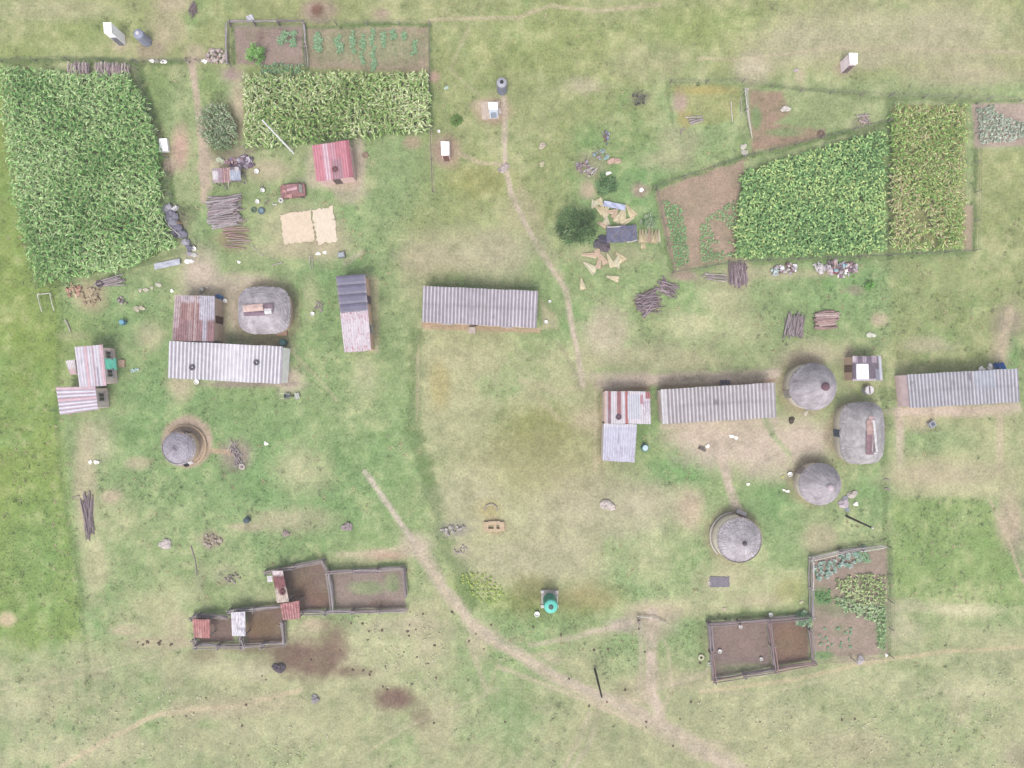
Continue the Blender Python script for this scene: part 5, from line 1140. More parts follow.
# drums and tubs
drum('bright blue drum at the corner of the rusty shed', 220.5, 298, .34, .8, A(70, 130, 196), A(40, 80, 140))
drum('small blue drum alone on the lawn', 124.5, 322.5, .3, .6, A(96, 150, 176), A(130, 190, 210))
drum('dark teal drum behind the plain end of the white house', 284.5, 343, .38, .8, A(70, 112, 112), A(90, 140, 136))
drum('turquoise drum with a white lid beside the bluish wing', 644.3, 447.5, .38, .6, A(76, 150, 160), A(220, 240, 248))
drum('dark blue drum on the open lawn', 248, 519.5, .32, .6, A(80, 104, 116), A(60, 80, 92))
T = [(226, 301, .22, 'white tub touching the blue drum by the rusty shed'), (197.3, 382, .26, 'white round tub just below the white corrugated house'), (257.3, 171.7, .24, 'white tub to the right of the scrap shed'), (263.3, 190.6, .22, 'white tub beside a dark stub on the worn circle'), (258, 202, .22, 'white tub above the blue-rimmed tyre'),
     (249, 160, .2, 'white tub in front of the dark scrap heap'), (195, 249, .22, 'white round tub at the tip of the dark netting heap'), (313, 314, .22, 'white tub below the small stick scatter'), (789.3, 474, .25, 'white round tub beside the pink-capped hut'), (439, 132, .16, 'small white tub by the fence corner of the pale maize'),
     (770, 614, .2, 'white tub just outside the upper side of the brown pen'), (740, 626, .18, 'white tub inside the larger brown pen, near its upper side'), (719.3, 650.5, .2, 'white tub beside a dark hollow in the larger brown pen'), (760.7, 658.3, .17, 'white tub by the divider of the brown pens'), (709, 663, .15, 'white tub just outside the lower corner of the reddish pens'), (549.7, 301.7, .16, 'tiny white tub by the corrugated house corner'), (537, 613.5, .28, 'white block-like tub beside the turquoise tank'), (546, 322, .2, 'whitish tub on a dark stump at the corrugated house corner')]
for x, y, r, lab in T: tub(lab, x, y, r, .28, WH)
# stones
WS = (.62, .6, .56); GSn = A(196, 186, 182)
for x, y, r, lab, c in [(90.5, 462, .2, 'first of two white stones beside the dry strip', WS), (96.5, 462, .24, 'larger of two white stones beside the dry strip', WS), (870.5, 335, .35, 'white boulder on the lawn between grey stack and patchwork shed', A(244, 244, 226)), (843.5, 503.5, .5, 'large pinkish stone below the pink-capped hut', A(222, 206, 214)), (852, 494.5, .42, 'cream stone right of the pink-capped hut', A(230, 216, 208)), (855.7, 504, .22, 'small whitish stone beside the pinkish stone', WS), (847, 509.8, .24, 'small grey-blue stone below the pinkish stone', A(190, 198, 200)), (845, 498, .26, 'grey stone touching the pinkish stone', A(186, 186, 196)),
                       (607.5, 505, .6, 'broad pale stone on dry grass below the bluish wing', A(226, 212, 204)), (731.5, 436, .24, 'white stone on the bare yard', WS), (736.2, 437.5, .2, 'smaller white stone beside another on the bare yard', WS), (707.5, 446, .22, 'white stone beside the dark block on the bare track', WS), (748, 484, .16, 'small white stone by the track to the pale hut', WS), (783, 477, .16, 'yellowish stone beside the white round tub', A(226, 222, 150)), (787.3, 491.2, .18, 'white stone beside the lower wall of the pink-capped hut', WS), (783.8, 490, .13, 'tiny white stone near the pink-capped hut', WS),
                       (166, 544, .55, 'large whitish stone on the lower lawn', A(226, 214, 208)), (347.5, 527, .5, 'round grey-pink stone on green grass', A(176, 160, 160)), (286, 533.5, .36, 'grey stone on the dry patch', A(176, 160, 152)), (279, 667.5, .55, 'dark boulder at the edge of the muddy patch', A(104, 92, 102)), (315.3, 699, .42, 'grey block on the grass below the muddy patch', A(170, 164, 166)), (504.5, 168, .45, 'pale rock on the footpath fork', A(212, 196, 188)), (501, 170, .3, 'smaller rock on the footpath fork', A(190, 178, 170)), (542.3, 146, .34, 'cream stone on the open pasture', A(222, 206, 186)), (542, 164, .3, 'yellowish stone on the open pasture', A(210, 204, 168)),
                       (608.3, 173.3, .24, 'white stone above the dark shrub', WS), (641.5, 190, .22, 'white stone on a small reddish patch', WS), (785.5, 109, .38, 'white rock on the reddish soil plot', A(238, 228, 220)), (796, 70.5, .2, 'pinkish stone on the upper pasture', A(216, 196, 200)), (743.2, 147, .3, 'upper half of the whitish heap by the pole fence', A(232, 226, 210)), (744, 152.5, .32, 'lower half of the whitish heap by the pole fence', A(226, 220, 204)), (860, 660, .42, 'whitish stone below the vegetable garden', A(216, 206, 206)), (886.3, 655, .16, 'small white stone at the garden corner', WS), (724, 609, .2, 'cream stone above the brown pens', A(230, 214, 190)), (801, 602, .18, 'pale stone beside the garden fence', A(230, 220, 190)), (803, 475, .0, '', WS),
                       (446.5, 88, .2, 'greenish white stone right of the pale maize', A(214, 236, 220)), (239, 262, .16, 'white stone on the lawn above the squarish hut', WS), (318.4, 253.7, .2, 'first of two white stones under the cream sheets', WS), (324.8, 252.5, .18, 'second of two white stones under the cream sheets', WS), (172, 291, .18, 'white stone left of the rusty shed', WS), (152, 61, .22, 'white stone starting the short stone row by the gate', WS), (157, 61.4, .18, 'grey stone in the middle of the stone row', GSn), (164, 61.8, .26, 'long white stone ending the stone row', WS), (205, 61, .26, 'white stone beside the rubble heap', WS), (137, 309, .3, 'pale flat stone on the lawn under the stone line', A(216, 206, 180)), (142, 308, .24, 'cream stone on the lawn under the stone line', A(226, 214, 190)),
                       (140.5, 290.5, .2, 'cream stone starting the line under the grey sheet', A(232, 220, 200)), (146, 290, .24, 'cream stone second in the line under the grey sheet', A(232, 220, 200)), (152, 287.5, .16, 'cream stone third in the line under the grey sheet', A(232, 220, 200)), (158.5, 285, .24, 'cream stone ending the line under the grey sheet', A(236, 228, 210)), (189, 261.5, .36, 'white rock where the grey sheet ends', WS), (194, 255, .28, 'whitish rock under the white round tub', A(232, 228, 222)), (190, 254, .3, 'mauve rock beside the netting heap', A(196, 186, 196)), (190.2, 462.3, .26, 'white block leaning on the small hut', A(246, 244, 244)), (186, 464.5, .28, 'black pot beside the small hut', A(46, 42, 46)), (266, 443.5, .2, 'white stone on the lawn right of the stick scatter', WS), (706, 419, .0, '', WS), (990, 308, .0, '', WS),
                       (981, 369, .3, 'white sack at the back wall of the pink-ended house', WS), (990.5, 367, .3, 'white sack touching the blue tarpaulin', WS), (791.5, 420, .32, 'dark hunched stump between round hut and bare yard', A(96, 88, 72)), (791, 418, .0, '', WS), (858, 403.5, .0, '', WS), (805.5, 413, .25, 'cream stone below the round hut', A(226, 218, 196))]:
    if r: stone(lab, x, y, r, c)
# cattle dung on the lower pasture
dm = [MB(A(128, 108, 94)).lump((0, 0, .03), (.19, .15, .06), 9, 5, .15).mesh('dung', 'soil') for _ in range(3)]
random.seed(31)
for x, y in [(533, 627), (561, 635), (491, 625), (476, 634), (469, 641), (484, 649), (454, 614), (452, 612), (569, 679), (607, 702), (646, 722), (589, 706), (594, 650), (608, 649), (634, 667), (645, 652), (639, 621), (639, 629), (625, 690), (423, 614), (409, 636), (417, 657), (404, 652), (426, 664), (434, 723), (412, 684), (505, 722), (646, 727), (680, 719), (673, 746), (700, 663), (691, 702), (130, 710), (186, 716), (173, 717), (158, 723), (206, 698), (246, 705), (242, 726), (293, 651), (311, 660), (262, 676), (266, 680), (340, 650), (410, 612), (760, 722), (842, 720), (855, 719)] + [(U(350, 440), U(615, 690)) for _ in range(22)] + [(U(136, 172), 643 + U(-2, 2)) for _ in range(9)]:
    k = U(.4, .95)
    spawn('dung', random.choice(dm), P(x, y, 0), (0, 0, U(0, 6)), (k, k, k), 'small dark dung pat on the lower pasture', 'dung', 'dung pats on the pasture')
# sheets, cloths and tarpaulins
sheet('large cream sheet spread on the lawn, nearer the woodpiles', 297.5, 227.5, 31, 30, 8, A(246, 224, 198), .05, 'plastic', 'ground_sheet', 'ground sheet', .006, .12, nx_=14, ny_=14)
sheet('smaller cream sheet spread on the lawn beside the larger one', 325, 225.5, 21, 35, 10, A(250, 232, 208), .05, 'plastic', 'ground_sheet', 'ground sheet', .006, .16, nx_=12, ny_=14)
sheet('pale grey metal sheet resting on rocks below the largest maize field', 167, 264, 26, 6, 12, A(206, 208, 222), .35, wob=.03)
sheet('white cloth lying on the lawn in front of the turquoise door', 135, 370, 8, 3, 12, A(206, 232, 226), .06, 'cloth', 'cloth', 'cloth', .05, .08)
sheet('small pale sheet on the pasture above the soil beds', 250, 18, 7, 6, 20, A(226, 224, 234), .12)
sheet('flat dark grey mat on dry grass below the pale hut', 719.5, 582, 20, 10.5, 0, A(146, 140, 150), .05, 'cloth', 'mat', 'mat', .02, .04)
sheet('white cloth scrap at the corner of the grey mat', 709, 583.5, 3, 4, 10, A(230, 216, 200), .06, 'cloth', 'cloth', 'cloth', .03, .03)
sheet('crumpled bright blue tarpaulin behind the pink-ended house', 999.5, 366, 11, 6, 5, A(60, 116, 190), .35, 'cloth', 'tarpaulin', 'tarpaulin', .14, .1)
sheet('dark scrap of tarpaulin behind the long grey house', 725, 382.5, 10, 5, 3, A(110, 104, 122), .3, 'cloth', 'tarpaulin', 'tarpaulin', .1, .06)
sheet('bluish metal sheet arching over straw above the dark tarpaulin', 614.5, 205.5, 22, 5.5, -12, A(200, 206, 236), .5, wob=.05)
sheet('whitish chair-like crate on the lawn by the white house', 297, 396, 4.5, 6, 10, A(206, 208, 200), .3, 'plastic', 'crate', 'crate', .03)
sheet('pale metal sheet beside the narrow pen shed, on dark posts', 269.8, 579, 5, 6, 3, A(240, 232, 236), 1.0, wob=.02)
b = thing('shelter', 'dark slate tarpaulin stretched low over poles among straw', 'shelter', P(622, 234))
o = sheet(None, 621.8, 234, 30, 16.5, 3, A(110, 110, 132), .8, 'cloth', 'canopy', None, .04, .05, cols=[A(128, 130, 156), A(116, 118, 142), A(134, 128, 142)], nx_=16, ny_=8)
w_ = wloc(b); o.location = tuple(o.location[i] - w_[i] for i in range(3)); o.parent = b
for x, y in ((608, 227.5), (635, 226.5), (637, 240.5), (609, 242), (622, 234.5)): setlog(b, 'post', P(x, y, -.1), P(x, y, .74), .06, LOGS)
setlog(b, 'edge_pole', P(607, 226.8, .86), P(621, 226.3, .86), .06, [TLOGS[2]]); setlog(b, 'edge_pole', P(627, 242, .85), P(637.5, 240, .86), .06, [TLOGS[2]])
for x, y, c, lab in [(603, 240, A(96, 92, 110), 'dark bundle under the bush edge of the tarpaulin'), (599, 243, A(104, 98, 108), 'dark bundle poking out towards the lower straw'), (604.5, 247, A(120, 108, 116), 'brownish bundle between tarpaulin and lower straw')]:
    stone(lab, x, y, .5, c, .5, None, 'bundle', 'bundle', 'cloth', 1.3)
# dark netting heap by the big field
mb = MB()
for x, y, r in [(168, 210, .6), (171, 216, .75), (174, 222, .7), (178, 229, .6), (182, 234, .55), (176, 232, .5), (187, 243, .45), (190, 248, .35)]:
    q = P(x, y); mb.lump((q[0], q[1], .18), (r, r * 1.1, .42), 12, 6, .22, random.choice([A(146, 142, 160), A(164, 160, 174), A(116, 112, 128), A(190, 186, 196)]))
mb.build('netting_heap', 'cloth', label='dark grey netting heap along the maize edge', cat='heap')
stone('orange-brown bundle tucked in the dark netting heap', 178.5, 225, .42, A(190, 156, 126), .9, None, 'bundle', 'bundle', 'cloth', .8)
stone('white rag on the upper end of the dark netting heap', 175, 209, .34, A(244, 240, 244), 1.2, None, 'rag', 'rag', 'cloth')
stone('white rag at the middle of the dark netting heap', 173.5, 223, .2, A(240, 236, 240), 1.9, None, 'rag', 'rag', 'cloth')
one_log('thin white pole across the dark netting heap', (171, 226), (183, 237), .045, [TLOGS[2]], z=.6)
# rubble heaps: every lump an object of its own
def heap(name, label, cat, group, cx, cy, rx, ry, n, cols, r=(.12, .3), m='stone', flat=.7, top=.3, boxy=0):
    pal = [MB(c).lump((0, 0, 0), (1, U(.7, 1), flat), 8, 5, .25).mesh(name, m) for c in cols]
    if boxy:
        for c in cols:
            mb = MB(c); mb.box((0, 0, 0), (1.8, 1.1, .5)); mb.c = [vary(c, .15) for _ in mb.c]
            pal.append(mb.mesh(name, m))
    for i in range(n):
        a, q = U(0, 6.28), math.sqrt(U(0, 1)); s = U(*r)
        x, y, _ = P(cx + rx * q * math.cos(a), cy + ry * q * math.sin(a))
        spawn(name, random.choice(pal), (x, y, s * .4 + top * (1 - q)), (U(-.4, .4), U(-.4, .4), U(0, 6)), (s, s, s), label, cat, group)
heap('rubble_stone', 'pale stone of the rubble heap beside the gate', 'rubble', 'stones of the rubble heap', 217, 56.5, 11, 7, 46, [A(226, 206, 200), A(206, 180, 172), A(190, 170, 168), A(236, 224, 214)], (.14, .3), top=.45)
heap('rubble_stone', 'reddish brick rubble by the lower corner of the big maize field', 'rubble', 'reddish rubble', 75, 290, 8, 7, 34, [A(226, 176, 152), A(206, 152, 136), A(234, 206, 178)], (.1, .24), boxy=1)
heap('rubble_stone', 'pale rubble scattered beside the reddish rubble', 'rubble', 'pale rubble by the logs', 92, 296, 10, 9, 24, [A(206, 184, 150), A(190, 164, 140), A(220, 200, 170)], (.1, .22))
heap('rubbish', 'scrap of rubbish in the small heap under the green crop', 'rubbish', 'scraps in the smaller rubbish heap', 786, 268.5, 13, 5, 34, [(.6, .58, .62), A(180, 146, 146), A(206, 192, 198), A(230, 222, 216), A(150, 124, 124)], (.12, .28), 'cloth', boxy=1)
heap('rubbish', 'white scrap at the end of the small rubbish heap', 'rubbish', 'white scraps', 774, 272, 5, 4, 9, [A(220, 236, 232), A(200, 206, 206)], (.14, .26), 'cloth')
heap('rubbish', 'colourful scrap in the large rubbish heap under the green crop', 'rubbish', 'scraps in the larger rubbish heap', 840, 268.5, 17, 8, 60, [A(246, 206, 200), A(196, 186, 196), A(160, 130, 142), A(236, 222, 226), A(170, 206, 218), A(136, 120, 126), A(210, 186, 172), (.6, .58, .58), A(220, 210, 214)], (.16, .34), 'cloth', boxy=1, top=.5)
heap('rubbish', 'white scrap in the large rubbish heap under the green crop', 'rubbish', 'white scraps in the larger heap', 818, 269.5, 5, 6, 14, [A(248, 240, 240), A(230, 220, 220)], (.2, .36), 'cloth', top=.4)
stone('dark red sack in the middle of the large rubbish heap', 834, 271, .4, A(160, 90, 100), .7, None, 'sack', 'sack', 'cloth')
heap('rubbish', 'greyish scrap on the rubbish-strewn patch above the dark shrub', 'rubbish', 'scraps on the strewn patch', 585, 168, 9, 8, 34, [A(176, 156, 166), A(196, 190, 200), A(150, 130, 134), A(206, 180, 170)], (.1, .22), 'cloth', boxy=1)
heap('rubbish', 'pale blue scrap trailing up the strewn patch', 'rubbish', 'scraps trailing up the patch', 602, 155, 8, 5, 16, [A(176, 190, 210), A(196, 176, 180), A(176, 206, 206)], (.1, .2), 'cloth')
heap('rubbish', 'bluish scrap at the top of the strewn patch', 'rubbish', 'scraps at the top of the patch', 606, 138, 4, 8, 16, [A(150, 150, 176), A(190, 200, 216), A(150, 120, 120)], (.08, .18), 'cloth')
stone('pinkish cream sack beside the strewn patch', 614, 161, .4, A(222, 190, 170), .6, None, 'sack', 'sack', 'cloth', 1.6)
heap('scrap', 'dark scrap metal piled behind the scrap shed', 'scrap', 'scrap behind the shed', 245, 162.5, 9, 6, 44, [A(150, 128, 150), A(180, 160, 180), A(120, 104, 120), A(226, 218, 230), A(160, 126, 130), A(206, 196, 210)], (.14, .3), 'rust', boxy=1, top=.5)
heap('scrap', 'rust-brown scrap stacked between drum and dark scrap', 'scrap', 'rust-brown scrap', 233, 163, 7, 3.5, 18, [A(170, 134, 142), A(150, 130, 160), A(206, 170, 172)], (.14, .28), 'rust', boxy=1, top=.4)
stone('pale green block at the corner of the scrap shed', 221, 160.5, .42, A(214, 220, 190), .8, None, 'block', 'block', 'plastic', 1.0)
heap('rubble_stone', 'small dark rubble on the lawn under the logs', 'rubble', 'dark rubble', 124, 300.5, 5, 4, 14, [A(150, 130, 140), A(120, 100, 110), A(206, 196, 190)], (.1, .2))
heap('rubble_stone', 'grey stone of the ruined ring on the lower lawn', 'rubble', 'stones of the ruined ring', 212, 541, 10, 7, 26, [A(206, 190, 174), A(186, 172, 158), A(220, 204, 190)], (.1, .2), top=.05)
heap('rubble_stone', 'stone in the lower edge of the ruined enclosure', 'rubble', 'stones of the ruined enclosure', 232, 578, 8, 5, 18, [A(204, 188, 180), A(180, 164, 156)], (.08, .18), top=.05)
heap('rubble_stone', 'grey stone in the rubble band on the dry plot', 'rubble', 'stones in the rubble band', 454, 530, 13, 5, 30, [A(214, 206, 196), A(196, 186, 180), A(228, 220, 212)], (.08, .2), top=.04)
heap('rubble_stone', 'grey stone in the small pile below the rubble band', 'rubble', 'stones in the small pile', 461, 549, 7, 5, 18, [A(218, 206, 196), A(200, 188, 180)], (.08, .18), top=.05)
heap('rubble_stone', 'burnt black scrap in the ash patch on the pasture', 'rubble', 'scraps in the ash patch', 639, 99, 7, 6, 16, [A(110, 108, 108), A(90, 88, 90), A(140, 138, 130)], (.08, .18), top=.1)
# broken foundation
b = thing('foundation', 'low tan broken foundation block with holes', 'ruin', P(494, 526))
for dx, dy, w, h in ((-8, 0, 5, 9), (8, 0, 5, 9), (0, -3.5, 12, 3.5), (0, 3.8, 12, 3), (1, 0, 3, 5)):
    x, y, _ = P(494 + dx, 526 + dy); MB(A(222, 196, 164)).box((x, y, .1), (w * S, h * S, .36 + U(0, .08)), U(-.04, .04)).build('block', 'stone', b)
mb = MB(A(190, 180, 160)); mb.tube([P(491 + 6 * math.cos(R(a)), 510 - 6 * math.sin(R(a)), .05) for a in range(-10, 200, 15)], .1, 6); mb.build('stone_arc', 'stone', label='low curved stone edging above the broken foundation', cat='ruin')
x, y, _ = P(702, 449); MB(A(130, 120, 116)).box((x, y, .15), (.75, .3, .36), R(-25)).build('block', 'stone', label='dark block lying on the bare track below the long house', cat='block')
x, y, _ = P(164.8, 146); b = thing('water_box', 'low square white box beside the footpath', 'box', (x, y, 0)); MB((.78, .77, .77)).prism([P(160.8, 140)[:2], P(161.4, 153)[:2], P(169.8, 152)[:2], P(168.3, 139.5)[:2]], -.05, .42).build('body', 'plastic', b); MB((.78, .77, .78)).box((x, y, .46), (.55, .8, .08), .08).build('lid', 'plastic', b)
x, y, _ = P(342, 255.5); b = thing('metal_box', 'grey metal box above the two-tone shed', 'box', (x, y, 0)); MB(A(150, 156, 164)).box((x, y, .2), (.75, .6, .5), .15).build('body', 'metal', b); MB(A(186, 192, 198)).box((x, y, .47), (.6, .45, .05), .15).build('lid', 'metal', b)
x, y, _ = P(282.5, 333.5); MB(A(206, 170, 142)).box((x, y, .12), (1.15, .5, .3), .03).build('bench', 'wood', label='low brown bench at the edge of the squarish hut', cat='bench')
x, y, _ = P(930.5, 424); b = thing('crate', 'grey crate standing in front of the pink-ended house', 'crate', (x, y, 0)); MB(A(186, 190, 202)).box((x, y, .2), (.62, .62, .5), .6).build('body', 'plastic', b); MB(A(112, 112, 130)).box((x, y, .46), (.4, .4, .06), .6).build('hollow', 'plastic', b)
x, y, _ = P(288.5, 396); b = thing('wheelbarrow', 'dark wheelbarrow standing on the lawn below the white house', 'wheelbarrow', (x, y, 0))
MB(A(84, 100, 104)).add([(x - .35, y - .3, .45), (x + .3, y - .3, .4), (x + .3, y + .3, .4), (x - .35, y + .3, .45), (x - .2, y - .18, .22), (x + .2, y - .18, .22), (x + .2, y + .18, .22), (x - .2, y + .18, .22)], [(4, 5, 6, 7), (0, 1, 5, 4), (1, 2, 6, 5), (2, 3, 7, 6), (3, 0, 4, 7)]).build('tray', 'metal', b)
for s in (-1, 1): setlog(b, 'handle', (x + .3, y + s * .2, .3), (x - .85, y + s * .28, .5), .03, [TLOGS[2]])
MB(A(70, 66, 70)).lathe((0, 0, 0), [(.05, -.05), (.17, -.05), (.19, 0), (.17, .05), (.05, .05)], 14).build('wheel', 'rubber', b); b.children[-1].rotation_euler = (R(90), 0, 0); b.children[-1].location = (.5, 0, .18); b.children[-1].data.transform(__import__('mathutils').Matrix.Translation(wloc(b)))
one_log('dark stub standing on the worn circle above a white tub', (263, 187), (263.4, 189), .09, DLOGS, 'stub', 'stub', .15)
one_log('dark green stick beside the blue-rimmed tyre', (265, 204), (270, 200), .06, [DLOGS[0]], 'stick', 'stick')
one_log('short whitish plank beside the white-painted tyre', (272.5, 204), (277.5, 204.5), .08, [TLOGS[2]], 'plank', 'plank')
heap('stool', 'pale stool-like lump at the back of the rusty shed', 'stool', 'lumps behind the rusty shed', 205, 290, 6, 2.5, 5, [A(214, 208, 200), A(150, 160, 150)], (.14, .24), 'plastic')
# rusted hulk
hx, hy, _ = P(294.5, 191.8)
b = thing('rusted_hulk', 'rusted reddish vehicle hulk on the lawn below the red roof', 'wreck', (hx, hy, 0))
def hp(u, v, z, rz=.09): return (hx + u * math.cos(rz) - v * math.sin(rz), hy + u * math.sin(rz) + v * math.cos(rz), z)
def slab(us, hw, zs, col, name, m='rust'):
    mb = MB(); vs = []; cs = []
    for (u, w, z0, z1) in us:
        for v, z in ((-w, z0), (-w, z1 * .8), (-w * .86, z1), (w * .86, z1), (w, z1 * .8), (w, z0)):
            vs.append(hp(u, v, z)); cs.append(vary(mixc(col, A(120, 70, 66), U(0, .55)), .22))
    k = 6
    mb.add(vs, [(i * k + j, (i + 1) * k + j, (i + 1) * k + (j + 1) % k, i * k + (j + 1) % k) for i in range(len(us) - 1) for j in range(k)] + [tuple(range(k)), tuple(reversed(range((len(us) - 1) * k, len(us) * k)))], cs)
    return mb.build(name, m, b)
slab([(-1.35, .6, .2, .62), (-1.2, .7, .15, .72), (-.5, .74, .15, .8), (.6, .74, .15, .78), (1.15, .7, .15, .72), (1.32, .6, .2, .6)], 0, 0, A(196, 146, 146), 'body')
slab([(-.75, .6, .75, .86), (-.45, .56, .75, 1.2), (.75, .56, .75, 1.2), (1.05, .6, .75, .82)], 0, 0, A(208, 156, 158), 'cabin')
MB(A(186, 190, 180)).add([hp(.84, -.42, 1.1), hp(1.08, -.46, .86), hp(1.08, .46, .86), hp(.84, .42, 1.1), hp(.82, -.42, 1.06), hp(1.05, -.46, .82), hp(1.05, .46, .82), hp(.82, .42, 1.06)], [(0, 1, 2, 3), (0, 4, 5, 1), (1, 5, 6, 2), (2, 6, 7, 3), (3, 7, 4, 0)]).build('windscreen', 'glass', b)
for u in (-.85, .85):
    for v in (-.68, .68):
        mb = MB(A(84, 74, 76)); c = hp(u, v, .24); mb.torus((0, 0, 0), .2, .08, 14, 6)
        mb.v = [(c[0] + X, c[1] + Z * 1.2, c[2] + Y) for X, Y, Z in mb.v]; mb.build('wheel', 'rubber', b)
sheet('torn rust-red sheet draped over the end of the rusted hulk', 287.5, 193.5, 8, 9, 12, A(206, 156, 150), .98, 'rust', wob=.05, ragged=.12, nx_=6, ny_=5)
sheet('pale pink metal strip on top of the rusted hulk', 292, 189, 10, 2.5, 15, A(232, 190, 196), 1.26, 'rust', wob=.02, nx_=5, ny_=2)
# scrap shed
b = thing('scrap_shed', 'ramshackle low shed roofed with scrap sheets by the footpath', 'shed', P(226, 176))
q = [P(x, y, 1.5) for x, y in ((212, 168.5), (240, 167), (241, 181.5), (213, 183))]
def f(u, v, h):
    k = A(206, 176, 176)
    if u < .2: k = A(236, 228, 232) if .2 < v < .75 else A(196, 176, 180)
    elif u < .36: k = A(186, 160, 170)
    elif u < .62: k = A(170, 116, 118) if int(u * 30) % 2 else A(216, 190, 186)
    elif u > .62: k = A(190, 196, 212) if .2 < v < .9 else A(150, 130, 140)
    return vary(k, .12)
sheet_roof(b, q, 14, f, .03, nv=14, m='rust')
for p in inset(q, .15): setlog(b, 'post', (p[0], p[1], -.1), (p[0], p[1], 1.45), .06, LOGS)
w = inset(q, .25); MB(A(140, 118, 116)).prism([w[0][:2], lerp(w[0], w[3], .1)[:2], lerp(w[1], w[2], .1)[:2], w[1][:2]], -.1, 1.4).build('back_wall', 'wood', b)
tub('white basin upside down on the scrap shed roof', 237, 169.5, .26, .14, A(240, 232, 238), 'basin', 'basin', z=1.55)
one_log('leaning pole at the lower side of the scrap shed', (224, 183), (228, 190), .06, LOGS, z=.3); one_log('second leaning pole beside the scrap shed doorway', (229.5, 183), (230, 189), .06, TLOGS, z=.3)
one_log('pale pole leaning at the corner of the scrap shed', (244, 175), (247.5, 184), .05, TLOGS, z=.3)
# ------------------------------------------------------------------ trees and shrubs
def tree(name, label, px, py, r, h, cols, nleaf, cat='tree', lsize=.22, trunk=.09, up=0.0, gaps=.3, wd=.08):
    x, y, _ = P(px, py, h * .5)
    b = thing(name, label, cat, (x, y, 0))
    mb = MB(A(110, 92, 78))
    mb.tube([(x, y, -.1), (x + .05, y - .04, h * .3), (x, y, h * .6)], [trunk, trunk * .8, trunk * .4], 8)
    mb.build('trunk', 'wood', b)
    for i in range(6):
        a = i * 1.05 + U(0, .4); mb = MB(A(106, 90, 76))
        mb.tube([(x, y, h * .22), (x + .4 * r * math.cos(a), y + .4 * r * math.sin(a), h * .5), (x + .8 * r * math.cos(a), y + .8 * r * math.sin(a), h * U(.55, .8))], [trunk * .6, trunk * .4, .012], 6)
        mb.build('branch', 'wood', b)
    nc = 38
    cc = RNG.normal(0, 1, (nc, 3)); cc /= np.linalg.norm(cc, axis=1)[:, None]; cc *= (RNG.random((nc, 1)) ** .33)
    cc *= RNG.uniform(.75, 1.15, (nc, 1)); cs_ = RNG.uniform(.12, .32, nc)
    k = RNG.integers(0, nc, nleaf)
    off = RNG.normal(0, 1, (nleaf, 3)) * .55
    p = cc[k] + off * cs_[k][:, None]
    p *= np.array([r, r, h * .42])
    p += np.array([x, y, h * .56])
    ok = p[:, 2] > .05; p, k = p[ok], k[ok]
    n = len(p)
    out = np.arctan2(p[:, 1] - y, p[:, 0] - x) + RNG.normal(0, .9, n)
    tone = np.array(cols)[RNG.integers(0, len(cols), nc)][k] * RNG.uniform(.75, 1.25, (n, 1))
    leaves('crown', p, out, lsize * RNG.uniform(.6, 1.3, n), np.full(n, wd), RNG.uniform(-.3, .9, n) + up, RNG.uniform(.1, .7, n), tone, b, roll=.9)
    return b
tree('bushy_tree', 'round dark green bushy tree beside the straw sheaves', 579, 229, 2.1, 2.6, [A(104, 138, 82), A(124, 158, 98), A(142, 176, 114), A(164, 194, 134), A(94, 126, 76)], 5200, lsize=.3, trunk=.14)
tree('shrub', 'bright green rounded bush in the upper soil bed', 255, 53.5, .95, 1.7, [A(136, 196, 96), A(160, 214, 112), A(180, 226, 136)], 1800, 'shrub', .2, .06)
tree('shrub', 'small dark green shrub above the straw sheaves', 606, 185.5, 1.15, 1.5, [A(104, 146, 90), A(126, 166, 106), A(146, 184, 124)], 1700, 'shrub', .24, .06)
tree('shrub', 'low grey-green weedy shrub beside the tarpaulin row', 648, 222, .8, .7, [A(124, 164, 108), A(150, 184, 128), A(206, 220, 186)], 700, 'shrub', .18, .04)
tree('shrub', 'leafy green plant in the corner of the smaller brown pen', 804, 620, .75, 1.1, [A(130, 176, 130), A(156, 196, 152), A(186, 214, 176)], 800, 'shrub', .26, .05, wd=.12)
tree('shrub', 'small bright green plant by the large rubbish heap', 870, 285, .4, .7, [A(130, 190, 90), A(160, 210, 120)], 200, 'shrub', .24, .03, wd=.12)
tree('shrub', 'green weed clump on the pasture above the outhouse path', 456, 120, .7, .5, [A(120, 160, 76), A(140, 180, 96)], 260, 'shrub', .2, .03)
# garden seedlings, one object each
def plantmesh(seed, cols, nl, L, Wd, el, dr, rise=.12):
    global RNG
    RNG = np.random.default_rng(seed)
    n = nl; az = np.arange(n) * 2.4 + RNG.normal(0, .2, n)
    base = np.stack([np.zeros(n), np.zeros(n), np.linspace(.02, rise, n)], -1)
    o = leaves('seedling', base, az, L * RNG.uniform(.7, 1.2, n), Wd * RNG.uniform(.8, 1.2, n), np.full(n, el) + RNG.normal(0, .15, n), np.full(n, dr), np.array(cols)[RNG.integers(0, len(cols), n)])
    me = o.data; bpy.data.objects.remove(o); return me
SEED = [plantmesh(i, [A(130, 180, 124), A(156, 200, 148), A(184, 214, 170)], 10, .3, .13, .5, .35) for i in range(3)]
CAB = [plantmesh(20 + i, [A(160, 196, 178), A(188, 214, 198), A(214, 228, 218), A(140, 184, 152)], 15, .34, .24, .55, .3, .2) for i in range(3)]
RNG = np.random.default_rng(5); random.seed(77)
def rows(name, meshes, pts, label, cat, group, s=(.8, 1.3)):
    for x, y in pts:
        k = U(*s); spawn(name, random.choice(meshes), P(x, y, 0), (0, 0, U(0, 6.28)), (k, k, k), label, cat, group)
pts = []
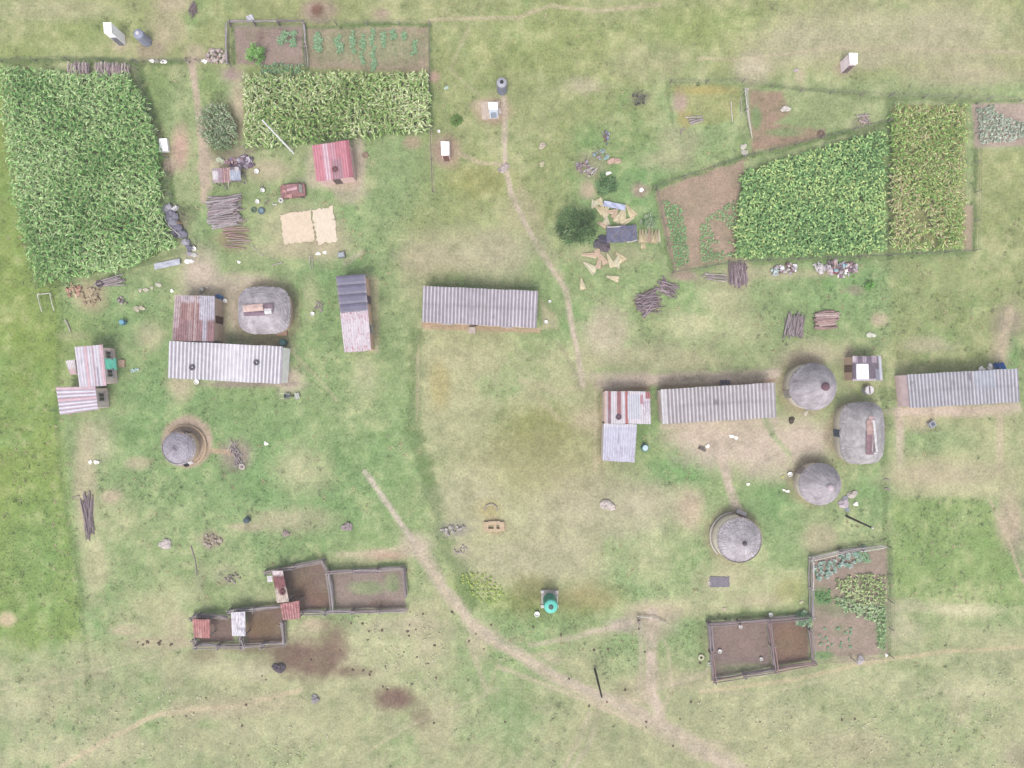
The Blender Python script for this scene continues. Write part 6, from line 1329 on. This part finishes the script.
for x0, ys_, n in [(317, (34, 50), 9), (321, (36, 52), 7), (338, (36, 52), 9), (341, (44, 52), 5), (353, (32, 52), 8), (363, (34, 64), 14), (373, (30, 66), 15), (383, (32, 48), 9), (394, (30, 40), 7), (404, (33, 40), 5), (414, (42, 56), 8), (374, (60, 72), 6)]:
    pts += [(x0 + U(-2, 2), ys_[0] + (ys_[1] - ys_[0]) * (i + U(0, 1)) / n) for i in range(n)]
rows('seedling', SEED, pts, 'green seedling in the planted rows of the larger soil bed', 'seedling', 'seedlings in the larger soil bed', (.8, 1.4))
rows('seedling', SEED, [(280 + U(-2, 16), 32 + U(0, 14)) for _ in range(26)], 'small dark plant by the corner of the smaller soil bed', 'seedling', 'plants in the smaller soil bed')
pts = [(816 + i * 4.6 + U(-2.6, 2.6), 573 - i * 1.7 + j * 4.4 + U(-2.6, 2.6) - 6) for i in range(11) for j in range(4) if not (j == 3 and i > 4)]
rows('cabbage', CAB, pts, 'blue-green cabbage in the upper band of the vegetable garden', 'cabbage', 'cabbages in the garden', (.6, 1.15))
rows('seedling', SEED, [(856 + U(0, 12), 552 + U(0, 9)) for _ in range(16)], 'bright green plant above the garden cabbages', 'seedling', 'bright plants in the garden', (.9, 1.4))
rows('seedling', SEED, [(818 + U(0, 34), 622 + U(0, 26)) for _ in range(22)], 'sparse seedling in the bare half of the vegetable garden', 'seedling', 'sparse garden seedlings', (.5, .9))

# ------------------------------------------------------------------ light, sky, camera
sc = bpy.context.scene
wd = bpy.data.worlds.new('World'); sc.world = wd; wd.use_nodes = True
nt = wd.node_tree; bg = nt.nodes['Background']
sky = nt.nodes.new('ShaderNodeTexSky'); sky.sky_type = 'NISHITA'; sky.sun_disc = False
EL, AZ = 62, 190
sky.sun_elevation = R(EL); sky.sun_rotation = R(AZ); sky.air_density = 1.0; sky.dust_density = 4.0
hs = nt.nodes.new('ShaderNodeHueSaturation'); hs.inputs['Saturation'].default_value = 0.42
nt.links.new(sky.outputs['Color'], hs.inputs['Color']); nt.links.new(hs.outputs['Color'], bg.inputs['Color'])
bg.inputs['Strength'].default_value = 0.15
sl = bpy.data.lights.new('sun', 'SUN'); sl.energy = 0.95; sl.angle = R(17); sl.color = (1.0, .985, .96)
so = bpy.data.objects.new('sun', sl); C.objects.link(so); so.location = (0, -40, 90)
# light comes from azimuth AZ (clockwise from +Y), elevation EL
so.rotation_euler = (R(90 - EL), 0, R(180 - AZ))
cam = bpy.data.cameras.new('camera'); co = bpy.data.objects.new('camera', cam); C.objects.link(co)
co.location = (0, 0, H); co.rotation_euler = (0, 0, 0); cam.sensor_width = 36; cam.lens = 36 * H / (1024 * S); cam.clip_end = 6000
sc.camera = co
sc.view_settings.view_transform = 'Standard'; sc.view_settings.look = 'None'; sc.view_settings.exposure = 1.06; sc.view_settings.gamma = 1
hm = bpy.data.materials.new('pale_air'); hm.use_nodes = True; ht_ = hm.node_tree; ht_.nodes.clear()
ho = ht_.nodes.new('ShaderNodeOutputMaterial'); hv = ht_.nodes.new('ShaderNodeVolumePrincipled')
hv.inputs['Color'].default_value = (.95, .95, .97, 1); hv.inputs['Density'].default_value = .0006
ht_.links.new(hv.outputs['Volume'], ho.inputs['Volume'])
mb = MB(); mb.box((0, 0, 40), (3040, 3040, 82)); hz = mb.build('haze', hm, label='thin milky haze over the whole homestead', kind='stuff')
sc.cycles.max_bounces = 5; sc.cycles.diffuse_bounces = 3; sc.cycles.volume_bounces = 0
